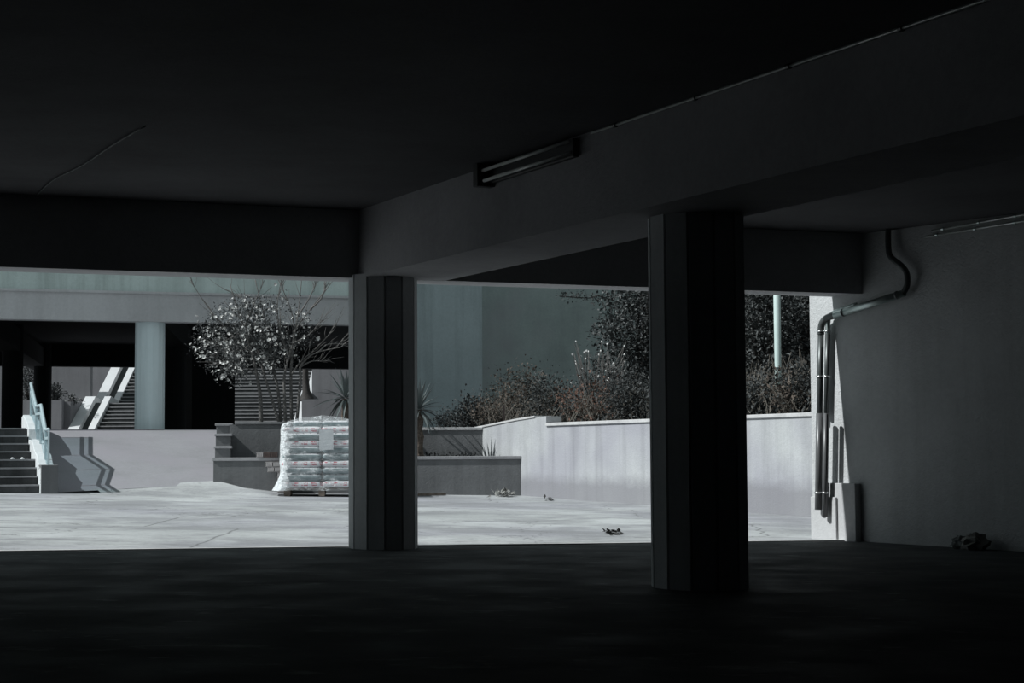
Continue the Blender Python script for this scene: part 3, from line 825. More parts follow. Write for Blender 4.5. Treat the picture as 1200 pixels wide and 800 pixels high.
# ------------------------------------------------------------------ tall walls behind the bank
def tall(px0, px1, Y0, z1, mat, name, label, th=.6):
    p = at(px0, 450, Y0); d = Vector((.93, .36, 0)).normalized(); n_ = Vector((d.y, -d.x, 0))
    # far end: along d until the sight line of px1
    k = (px1 - 600) / F; s = (k * p.y - p.x) / (d.x - k * d.y)
    mb = MB(); mb.slab([(0, 1), (s, 1), (s, z1), (0, z1)], (p.x, p.y), (d.x, d.y), (-n_.x, -n_.y), th)
    return tag(mb.build(name, mat, origin=(p.x, p.y, 1.5)), label, 'wall')
tall(440, 565, 38.6, 9.5, M['tall_wall_pale'], 'house_wall', 'tall pale blue-grey wall just right of the far column', .8)
tall(540, 748, 42.0, 9.5, M['tall_wall_green'], 'house_wall', 'tall dull green wall set back behind the bank and the trees')

# ------------------------------------------------------------------ bank and hillside
def bank_z(x, y):
    # height above the retaining wall, rising away from it
    d = (Vector((x, y, 0)) - rd_p0).dot(-rn)
    base = 1.36 + .13 * max(0, d - .3) + .1 * max(0, min(6, x)) * min(1, max(0, d) / 3)
    far = max(0, d - 9) * .55
    return base + far + .12 * mnoise.noise(Vector((x * .7, y * .7, 3))) * min(1, max(0, d))
mb = MB(); nx, ny = 34, 20; vs = []
for j in range(ny + 1):
    for i in range(nx + 1):
        d = .3 + (j / ny) ** 1.4 * 24; s_b = -2.6 - max(0, d - 4) * .85; s = s_b + i * (18.5 - s_b) / nx
        p = rd_p0 + rd * s - rn * d
        vs.append((p.x, p.y, bank_z(p.x, p.y)))
mb.add(vs, [(j * (nx + 1) + i, j * (nx + 1) + i + 1, (j + 1) * (nx + 1) + i + 1, (j + 1) * (nx + 1) + i) for j in range(ny) for i in range(nx)])
tag(mb.build('planted_bank', M['bank']), 'earth bank rising behind the retaining wall', 'bank', kind='structure')

# ------------------------------------------------------------------ plants
def behind(px, d):               # point of the bank on the sight line px, d metres behind the wall face
    p = on_plane(px, 480, rd_p0 - rn * d, rn); p.z = bank_z(p.x, p.y); return p
def foliage(center, rad, nclump, nleaf, size, spread=.32, flat=1.0, hollow=.35, zmin=None):
    mb = MB(); c = Vector(center)
    for _ in range(nclump):
        v = rvec(); v = v.normalized() * (hollow + (1 - hollow) * random.random() ** .6)
        cc = c + Vector((v.x * rad[0], v.y * rad[1], v.z * rad[2]))
        for _ in range(nleaf):
            g = Vector((random.gauss(0, spread), random.gauss(0, spread), random.gauss(0, spread * flat)))
            p = cc + g
            if zmin is not None and p.z < zmin: continue
            d = (g.normalized() if g.length > 1e-6 else Vector((0, 0, 1))) + rvec() * .8
            l = size * random.uniform(.6, 1.4)
            mb.leaf(p, d, Vector((random.gauss(0, .5), random.gauss(0, .5), 1)), l, l * .55)
    return mb

def branches(base, top_c, rad, n, r0):
    mb = MB(); base = Vector(base); c = Vector(top_c)
    for _ in range(n):
        v = rvec(); e = c + Vector((v.x * rad[0], v.y * rad[1], abs(v.z) * rad[2] * .9))
        m1 = base + (e - base) * .4 + rvec() * .12 * (e - base).length
        path = spline([base + rvec() * r0 * 2 * Vector((1, 1, 0)).length * .5, m1, e], 4)
        mb.tube(path, [r0 * (1 - .85 * i / (len(path) - 1)) for i in range(len(path))], 5)
    return mb

def shrub(name, label, cat, px, py, Y, rad, leaf_mat, bark, nclump, nleaf, size, nbr, lift, r0=.02, spread=.18, group=None):
    p = behind(px, Y); zb_ = p.z - .03
    base = Vector((p.x, p.y, zb_))
    o = empty(name, base); tag(o, label, cat, group)
    c = base + Vector((0, 0, lift))
    br = branches(base, c, rad, nbr, r0); br.build('branches', bark, o)
    fo = foliage(c, rad, nclump, nleaf, size, spread, zmin=zb_ + .03); fo.build('foliage', leaf_mat, o)
    return o

# big dark trees behind
def big_tree(px, Y, cy, rad, label, ncl=150, nl=46, size=.16, mat=None):
    p = at(px, cy, Y); zb_ = bank_z(p.x, p.y) - .3
    o = empty('evergreen_tree', (p.x, p.y, zb_)); tag(o, label, 'tree', 'evergreen trees on the bank')
    mb = MB(); mb.tube(spline([(p.x, p.y, zb_), (p.x + .1, p.y, (zb_ + p.z) / 2), (p.x, p.y, p.z + rad[2] * .5)], 5), [.2, .19, .18, .16, .15, .14, .12, .1, .08, .06, .04], 8); mb.build('trunk', M['dark_bark'], o, smooth=True)
    br = branches((p.x, p.y, (zb_ + p.z) / 2), p, rad, 16, .05); br.build('branches', M['dark_bark'], o)
    foliage(p, rad, ncl, nl, size, .17, .8, .3, zb_ + .45).build('foliage', mat or M['leaf_tree'], o)
big_tree(754, 36.0, 395, (.95, 1.0, 1.9), 'dark bushy tree in front of the green wall, left of the near column', 230, 60, .085)
big_tree(836, 38.0, 380, (.95, 1.0, 2.6), 'dark tree mostly hidden behind the near black column', 110, 50, .11)
big_tree(893, 33.2, 400, (.62, .9, 1.7), 'dark leafy tree between the near column and the pale pole', 200, 60, .08)
big_tree(948, 34.6, 395, (.72, 1.0, 2.0), 'dark leafy tree behind the pale pole, by the pipe wall', 220, 60, .085)
big_tree(900, 41.0, 370, (1.5, 1.2, 3.0), 'tall dark tree closing the view behind the pale pole', 200, 56, .12)
big_tree(968, 45.0, 370, (1.7, 1.2, 3.4), 'tall dark tree far back near the pipe wall', 200, 56, .12)
big_tree(805, 46.0, 360, (1.4, 1.0, 3.0), 'tall dark tree far back behind the near column', 130, 46, .14)
# overhanging branch at the top
p = at(690, 349, 35.2); q = at(656, 347, 35.0)
o = empty('leafy_branch', p); tag(o, 'thin leafy branch hanging in front of the green wall, right under the beam edge', 'branch')
e = at(768, 372, 35.8)
mb = MB(); mb.tube(spline([e, p + Vector((.3, 0, .02)), p, q], 5), .012, 5); mb.build('twig', M['dark_bark'], o)
mb = MB()
for k in range(240):
    c = p + (q - p) * random.uniform(-.9, 1) + Vector((random.gauss(0, .06), random.gauss(0, .12), random.gauss(0.02, .06)))
    mb.leaf(c, rvec(), Vector((0, 0, 1)), random.uniform(.05, .09), .035)
mb.build('foliage', M['leaf'], o)
# shrubs on the bank
shrub('shrub', 'dark bushy shrub at the foot of the pale wall, by the planter corner', 'shrub', 553, 478, 1.0, (.32, .3, .28), M['leaf'], M['drygrass'], 60, 30, .06, 14, .38, .012, .1)
shrub('shrub', 'small dark shrub behind the spiky plant', 'shrub', 528, 485, .95, (.3, .3, .16), M['leaf'], M['drygrass'], 44, 28, .055, 10, .22, .01, .09)
shrub('dry_shrub', 'grey-brown dry shrub behind the left end of the retaining wall', 'shrub', 583, 475, .95, (.42, .4, .3), M['dry'], M['drygrass'], 60, 24, .05, 30, .4, .012, .12)
shrub('dry_shrub', 'dry brown shrub against the green wall corner', 'shrub', 612, 462, 2.6, (.6, .5, .38), M['dry'], M['drygrass'], 70, 26, .055, 34, .55, .014, .14)
shrub('shrub', 'dark tangled shrub behind the high part of the retaining wall', 'shrub', 640, 466, 1.3, (.5, .5, .38), M['leaf'], M['drygrass'], 80, 30, .055, 24, .5, .012, .13)
shrub('dry_shrub', 'rust-brown dead bush with forked stems in the middle of the bank', 'shrub', 697, 470, .95, (.42, .4, .34), M['rust'], M['drygrass'], 40, 16, .055, 30, .45, .016, .12)
shrub('dry_shrub', 'rusty brown dead fern behind the retaining wall step', 'shrub', 668, 462, 1.2, (.3, .3, .2), M['rust'], M['drygrass'], 26, 16, .055, 14, .5, .012, .1)
shrub('shrub', 'dark low shrub beside the near column, below the dark tree', 'shrub', 742, 462, 1.0, (.5, .45, .42), M['leaf'], M['dark_bark'], 110, 40, .05, 14, .5, .012, .14)
shrub('shrub', 'low dark shrub on the bank just right of the near column', 'shrub', 890, 470, .95, (.42, .4, .3), M['leaf'], M['dark_bark'], 44, 30, .07, 12, .4, .012, .12)
shrub('dry_shrub', 'low dry shrub at the foot of the pale pole', 'shrub', 925, 466, .8, (.32, .35, .26), M['dry'], M['drygrass'], 26, 20, .07, 24, .38, .01, .1)
shrub('shrub', 'low dark shrub at the corner of the pipe wall', 'shrub', 952, 470, 1.0, (.36, .35, .3), M['leaf'], M['dark_bark'], 40, 28, .07, 12, .36, .012, .11)
shrub('shrub', 'dark shrub hidden behind the near column', 'shrub', 815, 470, 1.1, (.8, .5, .4), M['leaf'], M['dark_bark'], 50, 28, .08, 12, .45, .012, .14)
# twiggy bush; sunlight on the tips is put into their pale colour
p = behind(700, 2.0); TWY = p.y; zb_ = p.z; base = Vector((p.x, p.y, zb_))
ntip = 0; o = empty('twiggy_bush', base); tag(o, 'bare twiggy bush with sunlit ends painted pale in front of the green wall', 'bush')
mb = MB()
for _ in range(64):
    e = at(random.uniform(670, 735), random.uniform(398, 452), TWY + random.uniform(-.4, .4))
    b_ = base + Vector((random.uniform(-.25, .25), random.uniform(-.2, .2), 0))
    path = spline([b_, b_ + (e - b_) * .5 + rvec() * .12, e], 4)
    mb.tube(path, [.015 * (1 - .6 * i / (len(path) - 1)) for i in range(len(path))], 5)
    if random.random() < .5:
        tp = MB(); tp.tube([e, e + (e - path[-2]).normalized() * .03], .014, 6); tag(tp.build('lit_tip', M['petal_lit_tip'], o), 'pale tip painted as sunlit')
mb.build('stems', M['bark'], o)
foliage(base + Vector((.1, 0, .75)), (.45, .35, .35), 26, 18, .06, .12).build('foliage', M['leaf'], o)
# dry stems leaning on the bank (one mass nobody could count)
mb = MB()
for _ in range(760):
    px = random.choice((random.uniform(560, 650), random.uniform(560, 760), random.uniform(875, 948)))
    p = behind(px, random.uniform(.55, 3.2))
    h = random.uniform(.15, .62); e = p + Vector((random.gauss(0, .22), random.gauss(0, .15), h))
    mb.tube([p, p + (e - p) * .5 + rvec() * .05, e], [.006, .005, .003], 4)
tag(mb.build('dry_grass', M['drygrass']), 'dry grass stems scattered over the bank', 'grass', kind='stuff')
mb = MB()
for _ in range(2600):
    px = random.choice((random.uniform(510, 770), random.uniform(560, 760), random.uniform(870, 952)))
    p = behind(px, random.uniform(.5, 3.6)); p.z += random.uniform(0, .14)
    mb.leaf(p, rvec(), Vector((0, 0, 1)), random.uniform(.06, .14), .06)
tag(mb.build('ground_cover', M['leaf']), 'dark ground cover leaves on the bank', 'ground cover', kind='stuff')
# post behind the wall
p = behind(590.5, .5); zb_ = p.z; mb = MB(); zt_ = at(590.5, 474.5, p.y).z
mb.bar((p.x, p.y, zb_ - .05), (p.x, p.y, zt_), .045, .045)
tag(mb.build('fence_post', M['post'], origin=(p.x, p.y, zb_)), 'short dark post behind the left end of the retaining wall', 'post')
# pale pole
p = behind(912.5, 2.0); PY = p.y; zb_ = p.z
o = empty('lamp_post', (p.x, p.y, zb_)); tag(o, 'pale green lamp post standing among the dark shrubs', 'pole')
mb = MB(); rr = 4.6 * PY / F; mb.tube([(p.x, p.y, zb_ + .1), (p.x, p.y, zb_ + .5), (p.x, p.y, 7)], [rr * .8, rr * .85, rr * 1.05], 16); mb.build('shaft', M['pole'], o, smooth=True)
zz = at(912.5, 431, PY).z; mb = MB(); mb.tube([(p.x, p.y, zz - .01), (p.x, p.y, zz + .01)], rr * 1.1, 16); mb.build('joint_ring', M['dark_pipe'], o)
mb = MB(); mb.tube([(p.x, p.y, zb_ - .05), (p.x, p.y, zb_ + .12)], [rr * 1.6, rr * 1.3], 12); mb.build('foot_collar', M['galv'], o)

# ---- spiky yuccas
def yucca(px, py, Y, zb_, label, n, lmin, lmax):
    c = at(px, py, Y)
    o = empty('yucca', (c.x, c.y, zb_)); tag(o, label, 'plant')
    mb = MB(); m_ = 9; path = [(c.x + .015 * math.sin(k * 2.1), c.y, zb_ - .03 + (c.z - zb_ + .03) * k / (m_ - 1)) for k in range(m_)]
    mb.tube(path, [.105, .085, .09, .075, .085, .075, .085, .08, .06], 10); mb.build('trunk', M['yucca_trunk'], o)
    for k in range(n):
        a = 2.399963 * k + random.uniform(-.2, .2); el = math.radians(82 - 125 * (k / n) + random.uniform(-9, 9)); l = random.uniform(lmin, lmax)
        d = Vector((math.cos(a) * math.cos(el), math.sin(a) * math.cos(el), math.sin(el)))
        mb = MB(); sd = d.cross(Vector((0, 0, 1))).normalized(); upv = sd.cross(d); vs = []
        for i in range(7):
            f = i / 6; w = .024 * (.75 + 1.2 * f) if f < .35 else .028 * (1 - ((f - .35) / .65) ** 1.6) + .0012
            q = c + d * (.04 + l * f) - Vector((0, 0, 1)) * l * .22 * f * f * (1.3 - math.sin(el))
            vs += [q - sd * w + upv * w * .4, q, q + sd * w + upv * w * .4]
        fs = []
        for i in range(6):
            b_ = i * 3; fs += [(b_, b_ + 1, b_ + 4, b_ + 3), (b_ + 1, b_ + 2, b_ + 5, b_ + 4)]
        mb.add(vs, fs); mb.build('leaf_blade', M['yucca'], o)
bed = PP - PN * .6
yucca(491, 480, bed.y + PD.y / PD.x * (at(491, 480, 31).x - bed.x), zt - .09, 'spiky yucca on a shaggy trunk in the planter, just right of the far column', 56, .42, .64)
yucca(405, 467, bed.y + PD.y / PD.x * (at(405, 480, 31).x - bed.x), zt - .09, 'spiky yucca behind the wrapped pallet, half hidden by the far column', 46, .42, .66)
mb = MB()
for _ in range(700):
    s = random.uniform(tmid - .3, tb - .75); d = random.choice((random.uniform(.22, 1.1), random.uniform(.9, 1.13)))
    p = PP + PD * s - PN * d; p.z = zt - .09 + random.uniform(0, .1) * (1.5 if d > .9 else 1)
    mb.leaf(p, rvec() + Vector((0, 0, .8)), Vector((0, 0, 1)), random.uniform(.03, .08), .03)
for _ in range(220):
    s = random.uniform(ta + .5, -.5); p = PP + PD * s - PN * random.uniform(.25, 1.1); p.z = zt - .09 + random.uniform(0, .04)
    mb.leaf(p, rvec() + Vector((0, 0, .5)), Vector((0, 0, 1)), random.uniform(.04, .08), .035)
tag(mb.build('weeds', M['leaf']), 'low weeds growing in the lower planter bed', 'weeds', kind='stuff')

# ---- flowering tree
TY = U0.y + .55 + PD.y / PD.x * (at(325, 480, 32).x - U0.x)
zb_ = zu0 - .06
tbase = at(328, 495, TY); 
o = empty('flowering_tree', (tbase.x, tbase.y, zb_)); tag(o, 'many-stemmed flowering tree with white blossoms in the upper planter', 'tree')
stems = [
    [(306, 500, 0), (305, 465, 0), (301, 440, -.1), (296, 415, -.15), (286, 385, -.2), (270, 335, -.2)],
    [(329, 500, 0), (320, 472, .05), (312, 447, .05), (304, 420, .05), (290, 385, .0), (262, 352, 0)],
    [(330, 500, .1), (326, 458, .1), (320, 430, .1), (315, 395, .15), (307, 360, .2), (299, 328, .2)],
    [(335, 500, -.1), (333, 450, -.1), (335, 432, -.1), (343, 402, -.2), (349, 370, -.2), (354, 322, -.2)],
    [(342, 500, .05), (341, 445, .05), (342, 420, .05), (346, 388, .1), (364, 362, .1), (391, 328, .1)],
    [(347, 500, -.05), (352, 446, -.05), (352, 430, -.05), (361, 419, -.1), (374, 412, -.1), (403, 406, -.1)],
]
def tpt(a): return at(a[0], a[1], TY + a[2])
for st in stems:
    pts = [tpt(a) for a in st]; pts[0].z = zb_ - .02
    path = spline(pts, 5); m_ = len(path)
    mb = MB(); mb.tube(path, [(.05 if st is stems[0] else .036) * (1 - .82 * (i / (m_ - 1)) ** .8) for i in range(m_)], 7); mb.build('stem', M['bark'], o, smooth=True)
limbs = [[(296, 415, -.15), (275, 395, 0), (252, 370, 0), (238, 352, 0), (223, 328, 0)], [(341, 440, 0), (352, 424, 0), (368, 410, 0), (392, 386, 0)], [(374, 412, -.1), (385, 403, 0), (407, 403, 0)],
         [(352, 430, 0), (366, 423, .1), (384, 423, .1)], [(315, 395, .15), (300, 380, .1), (283, 350, .2), (262, 338, .2)], [(342, 420, 0), (330, 395, 0), (325, 360, .1), (330, 325, .1)],
         [(346, 388, .1), (340, 360, .2), (327, 330, .2)], [(349, 370, -.2), (362, 350, -.2), (372, 328, -.2)], [(364, 362, .1), (376, 350, 0), (383, 332, 0)], [(290, 385, 0), (262, 400, -.1), (240, 405, -.1)],
         [(301, 440, -.1), (280, 425, -.2), (255, 425, -.2)], [(286, 385, -.2), (296, 360, -.3), (310, 328, -.3)], [(304, 420, 0), (290, 410, .3), (268, 410, .4)], [(343, 402, -.2), (362, 392, -.3), (380, 372, -.3)]]
for lm in limbs:
    path = spline([tpt(a) for a in lm], 5); m_ = len(path)
    mb = MB(); mb.tube(path, [.02 * (1 - .75 * i / (m_ - 1)) for i in range(m_)], 6); mb.build('branch', M['bark'], o, smooth=True)
tw = MB()
for _ in range(230):
    ln = random.choice(limbs + stems); i = random.randrange(1, len(ln) - 1) if len(ln) > 2 else 0
    f = random.random(); a, b = tpt(ln[i]), tpt(ln[i + 1]); p = a + (b - a) * f
    if p.z < zb_ + 1.1: continue
    d = (b - a).normalized() + rvec() * .9 + Vector((0, 0, .4)); l = random.uniform(.12, .32)
    tw.tube([p, p + d * l * .5 + rvec() * .03, p + d * l], [.006, .0045, .0025], 4)
tw.build('twigs', M['bark'], o)  # bare bark twigs without leaves, gathered in one mesh
lv = MB(); bl = MB(); SCL = TY / F
def crown_pt():
    while True:
        x = random.uniform(-1, 1); y_ = random.uniform(-1, 1); z = random.uniform(-1, 1)
        if x * x + y_ * y_ + z * z < 1: return x, y_, z
ccs = []
for _ in range(170):
    x, y_, z = crown_pt()
    px = 298 + 74 * x; py = 396 + 50 * z + (4 if x < 0 else -9 * x)
    ccs.append((px, py, TY + y_ * .9, x))
for px, py, Y, x in ccs:
    c = at(px, py, Y)
    for _ in range(62 if x < .3 else 24):
        g = Vector((random.gauss(0, .1), random.gauss(0, .1), random.gauss(0, .09)))
        l = random.uniform(.028, .06)
        lv.leaf(c + g, rvec() + Vector((0, 0, .3)), Vector((random.gauss(0, .4), random.gauss(0, .4), 1)), l, l * .6)
nb = 0
while nb < 430:
    px, py, Y, x = random.choice(ccs)
    if random.random() > (.95 if x < -.25 else .6 if x < .25 else .25): continue
    c = at(px, py, Y) + Vector((random.gauss(0, .11), random.gauss(0, .1), random.gauss(0, .1))); nb += 1
    r_ = random.uniform(.026, .044); ax = rvec().normalized(); ax = (ax + Vector((-.5, -.6, .5))).normalized()
    s_ = ax.orthogonal().normalized(); t_ = ax.cross(s_)
    for k in range(6):
        an = 2 * PI * k / 6; d = s_ * math.cos(an) + t_ * math.sin(an)
        bl.leaf(c, d + ax * random.uniform(.3, 1.1), ax, r_ * 1.25, r_ * 1.1)
lv.build('foliage', M['leaf_mag'], o); tag(bl.build('blossoms', M['petal_lit_tip'], o), 'white blossoms', kind='stuff')
# plants on the far ledges
def ledge_bush(px, py, Y, rad, label, n=26):
    zl2 = at(80, 469, FY + .2).z - .03; p = at(px, py, Y)
    o = empty('ledge_bush', (p.x, p.y, zl2)); tag(o, label, 'bush')
    c = Vector((p.x, p.y, zl2 + rad[2] * .9))
    branches((p.x, p.y, zl2), c, rad, 12, .02).build('branches', M['dark_bark'], o)
    foliage(c, rad, n, 22, .11, .09).build('foliage', M['leaf_mag'], o)
ledge_bush(34, 455, FY + 1.6, (.4, .4, .85), 'bush on the far ledge between the two black columns at left', 34)
ledge_bush(64, 460, FY + 1.6, (.2, .3, .32), 'small bush on the far ledge just right of the black column behind the railing')
ledge_bush(84, 466, FY + 1.2, (.35, .3, .06), 'low creeping plant on the far ledge left of the far stairs', 6)

# ------------------------------------------------------------------ wrapped pallet of sacks
pc = on_ground(374, 582); LW, LD = 1.40, 1.0
pb = Vector((pc.x, pc.y + LD * .5, ground(pc.x, pc.y + .5) + .004))
rotp = math.radians(5)
RP = Matrix.Rotation(rotp, 3, 'Z')
def lp(x, y, z): return pb + RP @ Vector((x, y, z))
o = empty('wrapped_pallet', pb); tag(o, 'pallet of printed sacks wrapped in clear film, standing in the sunlit yard', 'pallet')
mb = MB()
for k in range(7): mb.box(lp(0, -LD / 2 + .08 + k * (LD - .16) / 6, .132), (LW - .06, .1, .022), RP)
pal = mb.build('pallet', M['wood'], o)
for i in (-1, 0, 1):
    for j in (-1, 0, 1):
        mb = MB(); mb.box(lp(i * (LW / 2 - .1), j * (LD / 2 - .08), .068), (.11, .1, .1), RP); b_ = mb.build('block', M['wood'], pal)
        b_.location = pal.location * 0
    mb = MB(); mb.box(lp(i * (LW / 2 - .1), 0, .009), (.1, LD - .06, .018), RP); mb.build('bottom_board', M['wood'], pal)
htop = at(375, 491, pb.y).z - pb.z
# one sack, then copies
nlay = 10; lay_h = (htop - .155) / nlay
def sack_mesh():
    mb = MB(); nx, ny, nz = 18, 12, 4; w, d, h = LW / 2 * 1.02, LD / 2 * 1.02, lay_h * 1.1
    def sph(a, b, c_):
        f = lambda t_: math.copysign(abs(t_) ** 1, t_)
        v = Vector((f(a), f(b), f(c_))); m_ = max(abs(a), abs(b), abs(c_)); e = (abs(a) ** 14 + abs(b) ** 14 + abs(c_) ** 8) ** (1 / 11.0)
        v = v * (m_ / max(e, 1e-6)) if e > 0 else v
        puff = (1 - .22 * abs(a) ** 6) * (1 - .22 * abs(b) ** 6)
        return Vector((v.x * w / 2, v.y * d / 2, v.z * h / 2 * puff))
    idx = {}
    def vid(a, b, c_):
        k = (round(a, 4), round(b, 4), round(c_, 4))
        if k not in idx:
            idx[k] = len(mb.v); mb.v.append(sph(a, b, c_))
        return idx[k]
    def face(fun, n1, n2, flip):
        for i in range(n1):
            for j in range(n2):
                q = [(i, j), (i + 1, j), (i + 1, j + 1), (i, j + 1)]
                ids = [vid(*fun(-1 + 2 * a / n1, -1 + 2 * b / n2)) for a, b in q]
                mb.f.append(tuple(reversed(ids)) if flip else tuple(ids))
    face(lambda a, b: (a, b, 1), nx, ny, False); face(lambda a, b: (a, b, -1), nx, ny, True)
    face(lambda a, b: (a, -1, b), nx, nz, False); face(lambda a, b: (a, 1, b), nx, nz, True)
    face(lambda a, b: (1, a, b), ny, nz, False); face(lambda a, b: (-1, a, b), ny, nz, True)
    me = bpy.data.meshes.new('sack'); me.from_pydata(mb.v, [], mb.f); me.materials.append(M['sack']); me.shade_smooth(); me.update()
    return me
sm = sack_mesh(); first = None; printed = None
for k in range(nlay):
    shrink = (1, 1, 1, 1, 1, 1, .99, .98, .95, .74)[k]
    for i in (-.5, .5):
        for j in (-.5, .5):
            if first is None:
                s_ = bpy.data.objects.new('sack', sm); first = s_
            else:
                s_ = first.copy()
            if k in (0, 3, 6, 8):
                if printed is None: printed = sm.copy(); printed.materials[0] = M['sack_print']
                s_.data = printed
            else: s_.data = sm
            s_.parent = o
            drop = (0, 0, 0, 0, 0, 0, 0, -.004, -.012, -.03)[k]
            s_.location = RP @ Vector((i * LW / 2 * shrink * .98 + random.uniform(-.008, .008), j * LD / 2 * shrink * .98 + random.uniform(-.01, .01), .148 + lay_h * (k + .5) + drop))
            s_.rotation_euler = (0, 0, rotp + random.uniform(-.02, .02) + (PI if j > 0 else 0))
            sc_ = shrink; s_.scale = (sc_ * .97, sc_ * .97, 1)
            COL.objects.link(s_)
# film shell
mb = MB(); na, nz_ = 96, 44; vs = []
for j in range(nz_ + 1):
    f = j / nz_; z = .10 + (htop + .03 - .10) * min(1, f / .86)
    g = max(0, (f - .86) / .14)
    flare = .15 * max(0, 1 - (z - .1) / .35) ** 1.6
    zf = (z - .1) / htop
    top_in = 1 - .035 * max(0, (zf - .55) / .45) ** 1.3 - (.10 * max(0, (zf - .84) / .16) ** 2.2)
    for i in range(na):
        a = 2 * PI * i / na; ca, sa = math.cos(a), math.sin(a); e = .28
        x = math.copysign(abs(ca) ** e, ca) * (LW / 2 + .035); y = math.copysign(abs(sa) ** e, sa) * (LD / 2 + .035)
        left = max(0, -ca) ** 2
        fl = flare * (.25 + 1.0 * left)
        nn = mnoise.noise(Vector((ca * 2.2, sa * 2.2, z * 3.0)) * 1.6) * .016 + mnoise.noise(Vector((ca * 5, sa * 5, z * 9))) * .010
        k_ = top_in + fl + nn
        zz = z + (.03 - .17 * min(1, abs(x) / (LW / 2)) ** 2.6) * max(0, (zf - .78) / .22)
        kk = k_ * (1 - g * .97)
        zz += g * .02
        p = lp(x * kk, y * kk, max(.095, zz + .012 * mnoise.noise(Vector((a * 3, z * 4, 5)))))
        vs.append(p)
mb.add(vs, [(j * na + i, j * na + (i + 1) % na, (j + 1) * na + (i + 1) % na, (j + 1) * na + i) for j in range(nz_) for i in range(na)])
tag(mb.build('stretch_film', M['film'], o, smooth=True), 'clear wrinkled stretch film')
# paper sheet under the film
mb = MB(); pl_ = at(370.5, 527, pb.y - .6); pr_ = at(387, 503, pb.y - .6)
loc = RP.inverted() @ (Vector((pl_.x, 0, pl_.z)) - Vector((pb.x, 0, pb.z))); loc2 = RP.inverted() @ (Vector((pr_.x, 0, pr_.z)) - Vector((pb.x, 0, pb.z)))
mb.box(lp((loc.x + loc2.x) / 2, -LD / 2 - .022, (loc.z + loc2.z) / 2), (abs(loc2.x - loc.x), .006, abs(loc2.z - loc.z)), RP)
tag(mb.build('document_sheet', M['sheet'], o), 'white paper sheet under the film')

# ------------------------------------------------------------------ bricks beside the pallet
BW, BD_, BH = .125, .24, .092
def brick_mesh(mat):
    mb = MB()
    mb.box((0, 0, 0), (BW * .9, BD_ - .02, BH - .006))
    for k in range(4): mb.box((-BW * .45 + .0145 + k * BW * .9 / 3.72, 0, 0), (BW * .14, BD_, BH))
    for s_ in (-1, 1): mb.box((0, 0, s_ * (BH / 2 - .007)), (BW * .9 + .01, BD_, .013))
    me = bpy.data.meshes.new('hollow_brick'); me.from_pydata(mb.v, [], mb.f); me.materials.append(mat); me.update(); return me
bm1, bm2 = brick_mesh(M['brick']), brick_mesh(M['brick_dark'])
gz = ground(pp.x, pp.y); ztop = zt + .02
course_z = [ztop + BH * .5]
rotb = math.atan2(PD.y, PD.x)
def put_brick(s, d, z, me, label, group):
    ob_ = bpy.data.objects.new('hollow_brick', me)
    p = PP + PD * s + PN * d; ob_.location = (p.x, p.y, z); ob_.rotation_euler = (0, 0, rotb)
    COL.objects.link(ob_); tag(ob_, label, 'brick', group)
sL, _ = ppos(300.5, 532); grp = 'hollow bricks piled behind the wrapped pallet'
put_brick(sL + BW / 2, -.08, ztop + BH / 2 + .002, bm1, 'pale hollow brick at the left end on top of the planter wall, by the pallet', grp)
put_brick(sL + BW * 1.5 + .004, -.08, ztop + BH / 2 + .002, bm2, 'dark reddish brick on top of the planter wall beside the pale one', grp)
put_brick(sL + BW * 2.5 + .008, -.08, ztop + BH / 2 + .002, bm2, 'dark reddish brick on the planter wall, nearest the wrapped pallet', grp)
ncr = int((ztop - gz) / (BH + .002))
for k in range(ncr):
    z = gz + .012 + (BH + .002) * (k + .5)
    left = .26 + (ncr - 1 - k) * .03 if k >= ncr - 2 else .47
    for i in range(2):
        dd = BD_ / 2 + .035
        if k == ncr - 1: lab = 'pale ribbed brick, top course, between planter wall and wrapped pallet'
        elif k == ncr - 2: lab = 'pale ribbed brick, second course, between planter wall and wrapped pallet'
        else: lab = 'brick low in the stack between planter wall and wrapped pallet'
        put_brick(sL + left + i * (BW + .004) + BW / 2 - .08, dd, z, bm1, lab, grp)

# ------------------------------------------------------------------ litter
mb = MB()
for _ in range(70):
    p = on_ground(random.gauss(591, 5), 581.2 + abs(random.gauss(0, .7))); p.z += random.uniform(.005, .06)
    mb.leaf(p, rvec() + Vector((0, 0, .3)), Vector((0, 0, 1)), random.uniform(.06, .14), .07)
tag(mb.build('fallen_leaves', M['dead_leaf']), 'dry fallen leaves in the corner of planter and retaining wall', 'leaves', kind='stuff')
for px, py, sx, n_, lab in ((719, 625.5, 7, 60, 'dark clump of litter on the yard left of the near column'), (643, 586, 4, 30, 'small dark clump of litter at the foot of the retaining wall')):
    mb = MB(); c0 = on_ground(px, py)
    for _ in range(n_):
        p = on_ground(random.gauss(px, sx * .6), random.gauss(py, .7)); p.z += random.uniform(.003, .03)
        lv_ = rvec(); lv_.z *= .25; mb.leaf(p, lv_, Vector((0, 0, 1)), random.uniform(.05, .1), .05)
    tag(mb.build('litter_clump', M['dark_litter'], origin=c0), lab, 'litter', kind='stuff')
a = on_ground(488, 581.3); b = on_ground(521, 580.6)
mb = MB(); mb.bar(a + Vector((0, 0, .03)), b + Vector((0, 0, .03)), .09, .045)
tag(mb.build('wooden_plank', M['wood'], origin=a, bevel=.004), 'narrow weathered plank lying in front of the planter wall', 'plank')
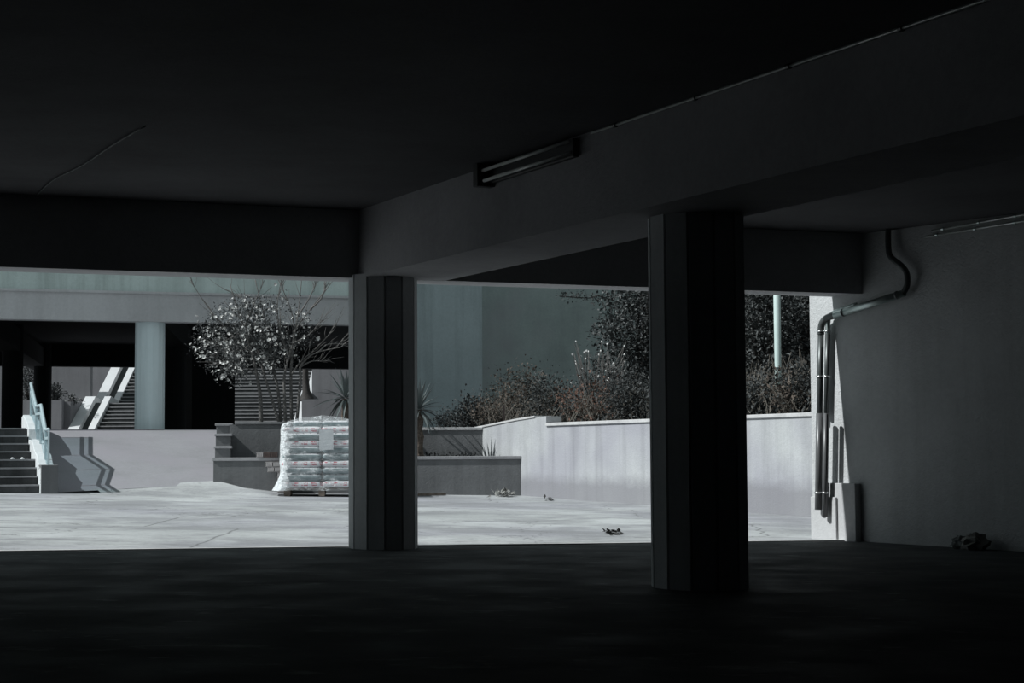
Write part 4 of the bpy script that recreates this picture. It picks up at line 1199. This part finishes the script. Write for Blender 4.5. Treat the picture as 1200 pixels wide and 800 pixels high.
# rubbish heap at the foot of the right wall: separate chunks
for k, (px, py, r_, lab) in enumerate(((1131, 636, .10, 'crumpled pale grey rag at the foot of the right wall'), (1146, 637, .13, 'dark lump of rubble beside the pale rag at the right wall'))):
    s_, _ = face_s(px, py, .16); p = wall_pt(s_, .2); zf_ = floor_z(p.x)
    mb = MB(); nu, nv = 14, 9; vs = []
    for j in range(nv + 1):
        for i in range(nu):
            th = PI * j / nv; ph = 2 * PI * i / nu; d = Vector((math.sin(th) * math.cos(ph), math.sin(th) * math.sin(ph), math.cos(th)))
            rr = r_ * (1 + .5 * mnoise.noise(d * 2.6 + Vector((k * 7, 0, 0))) + .25 * mnoise.noise(d * 6))
            vs.append(Vector((p.x, p.y, zf_ + r_ * .55)) + Vector((d.x * rr * 1.2, d.y * rr, max(-r_ * .55, d.z * rr * .8))))
    mb.add(vs, [(j * nu + i, (j + 1) * nu + i, (j + 1) * nu + (i + 1) % nu, j * nu + (i + 1) % nu) for j in range(nv) for i in range(nu)])
    tag(mb.build('rag' if k == 0 else 'rubble', M['rubbish'] if k == 0 else M['dead_leaf'], origin=(p.x, p.y, zf_)), lab, 'rag' if k == 0 else 'rubble')

# ------------------------------------------------------------------ light
sun = bpy.data.lights.new('sun', 'SUN'); sun.energy = 4.4; sun.angle = math.radians(.53); sun.color = (.97, 1.0, 1.0)
so = bpy.data.objects.new('sun', sun); COL.objects.link(so)
so.rotation_euler = Vector((3.0, .89, -2.87)).to_track_quat('-Z', 'Y').to_euler()
so.location = (-20, 0, 30)
w = bpy.data.worlds.new('sky'); scene.world = w; w.use_nodes = True
bg = w.node_tree.nodes['Background']; bg.inputs[0].default_value = (.72, .84, .88, 1); bg.inputs[1].default_value = .42

scene.view_settings.view_transform = 'Standard'
scene.view_settings.look = 'None'
scene.view_settings.exposure = 0
scene.view_settings.gamma = 1
scene.view_settings.use_curve_mapping = False
scene.cycles.use_denoising = True
scene.cycles.max_bounces = 10
scene.cycles.diffuse_bounces = 5
scene.cycles.transparent_max_bounces = 12
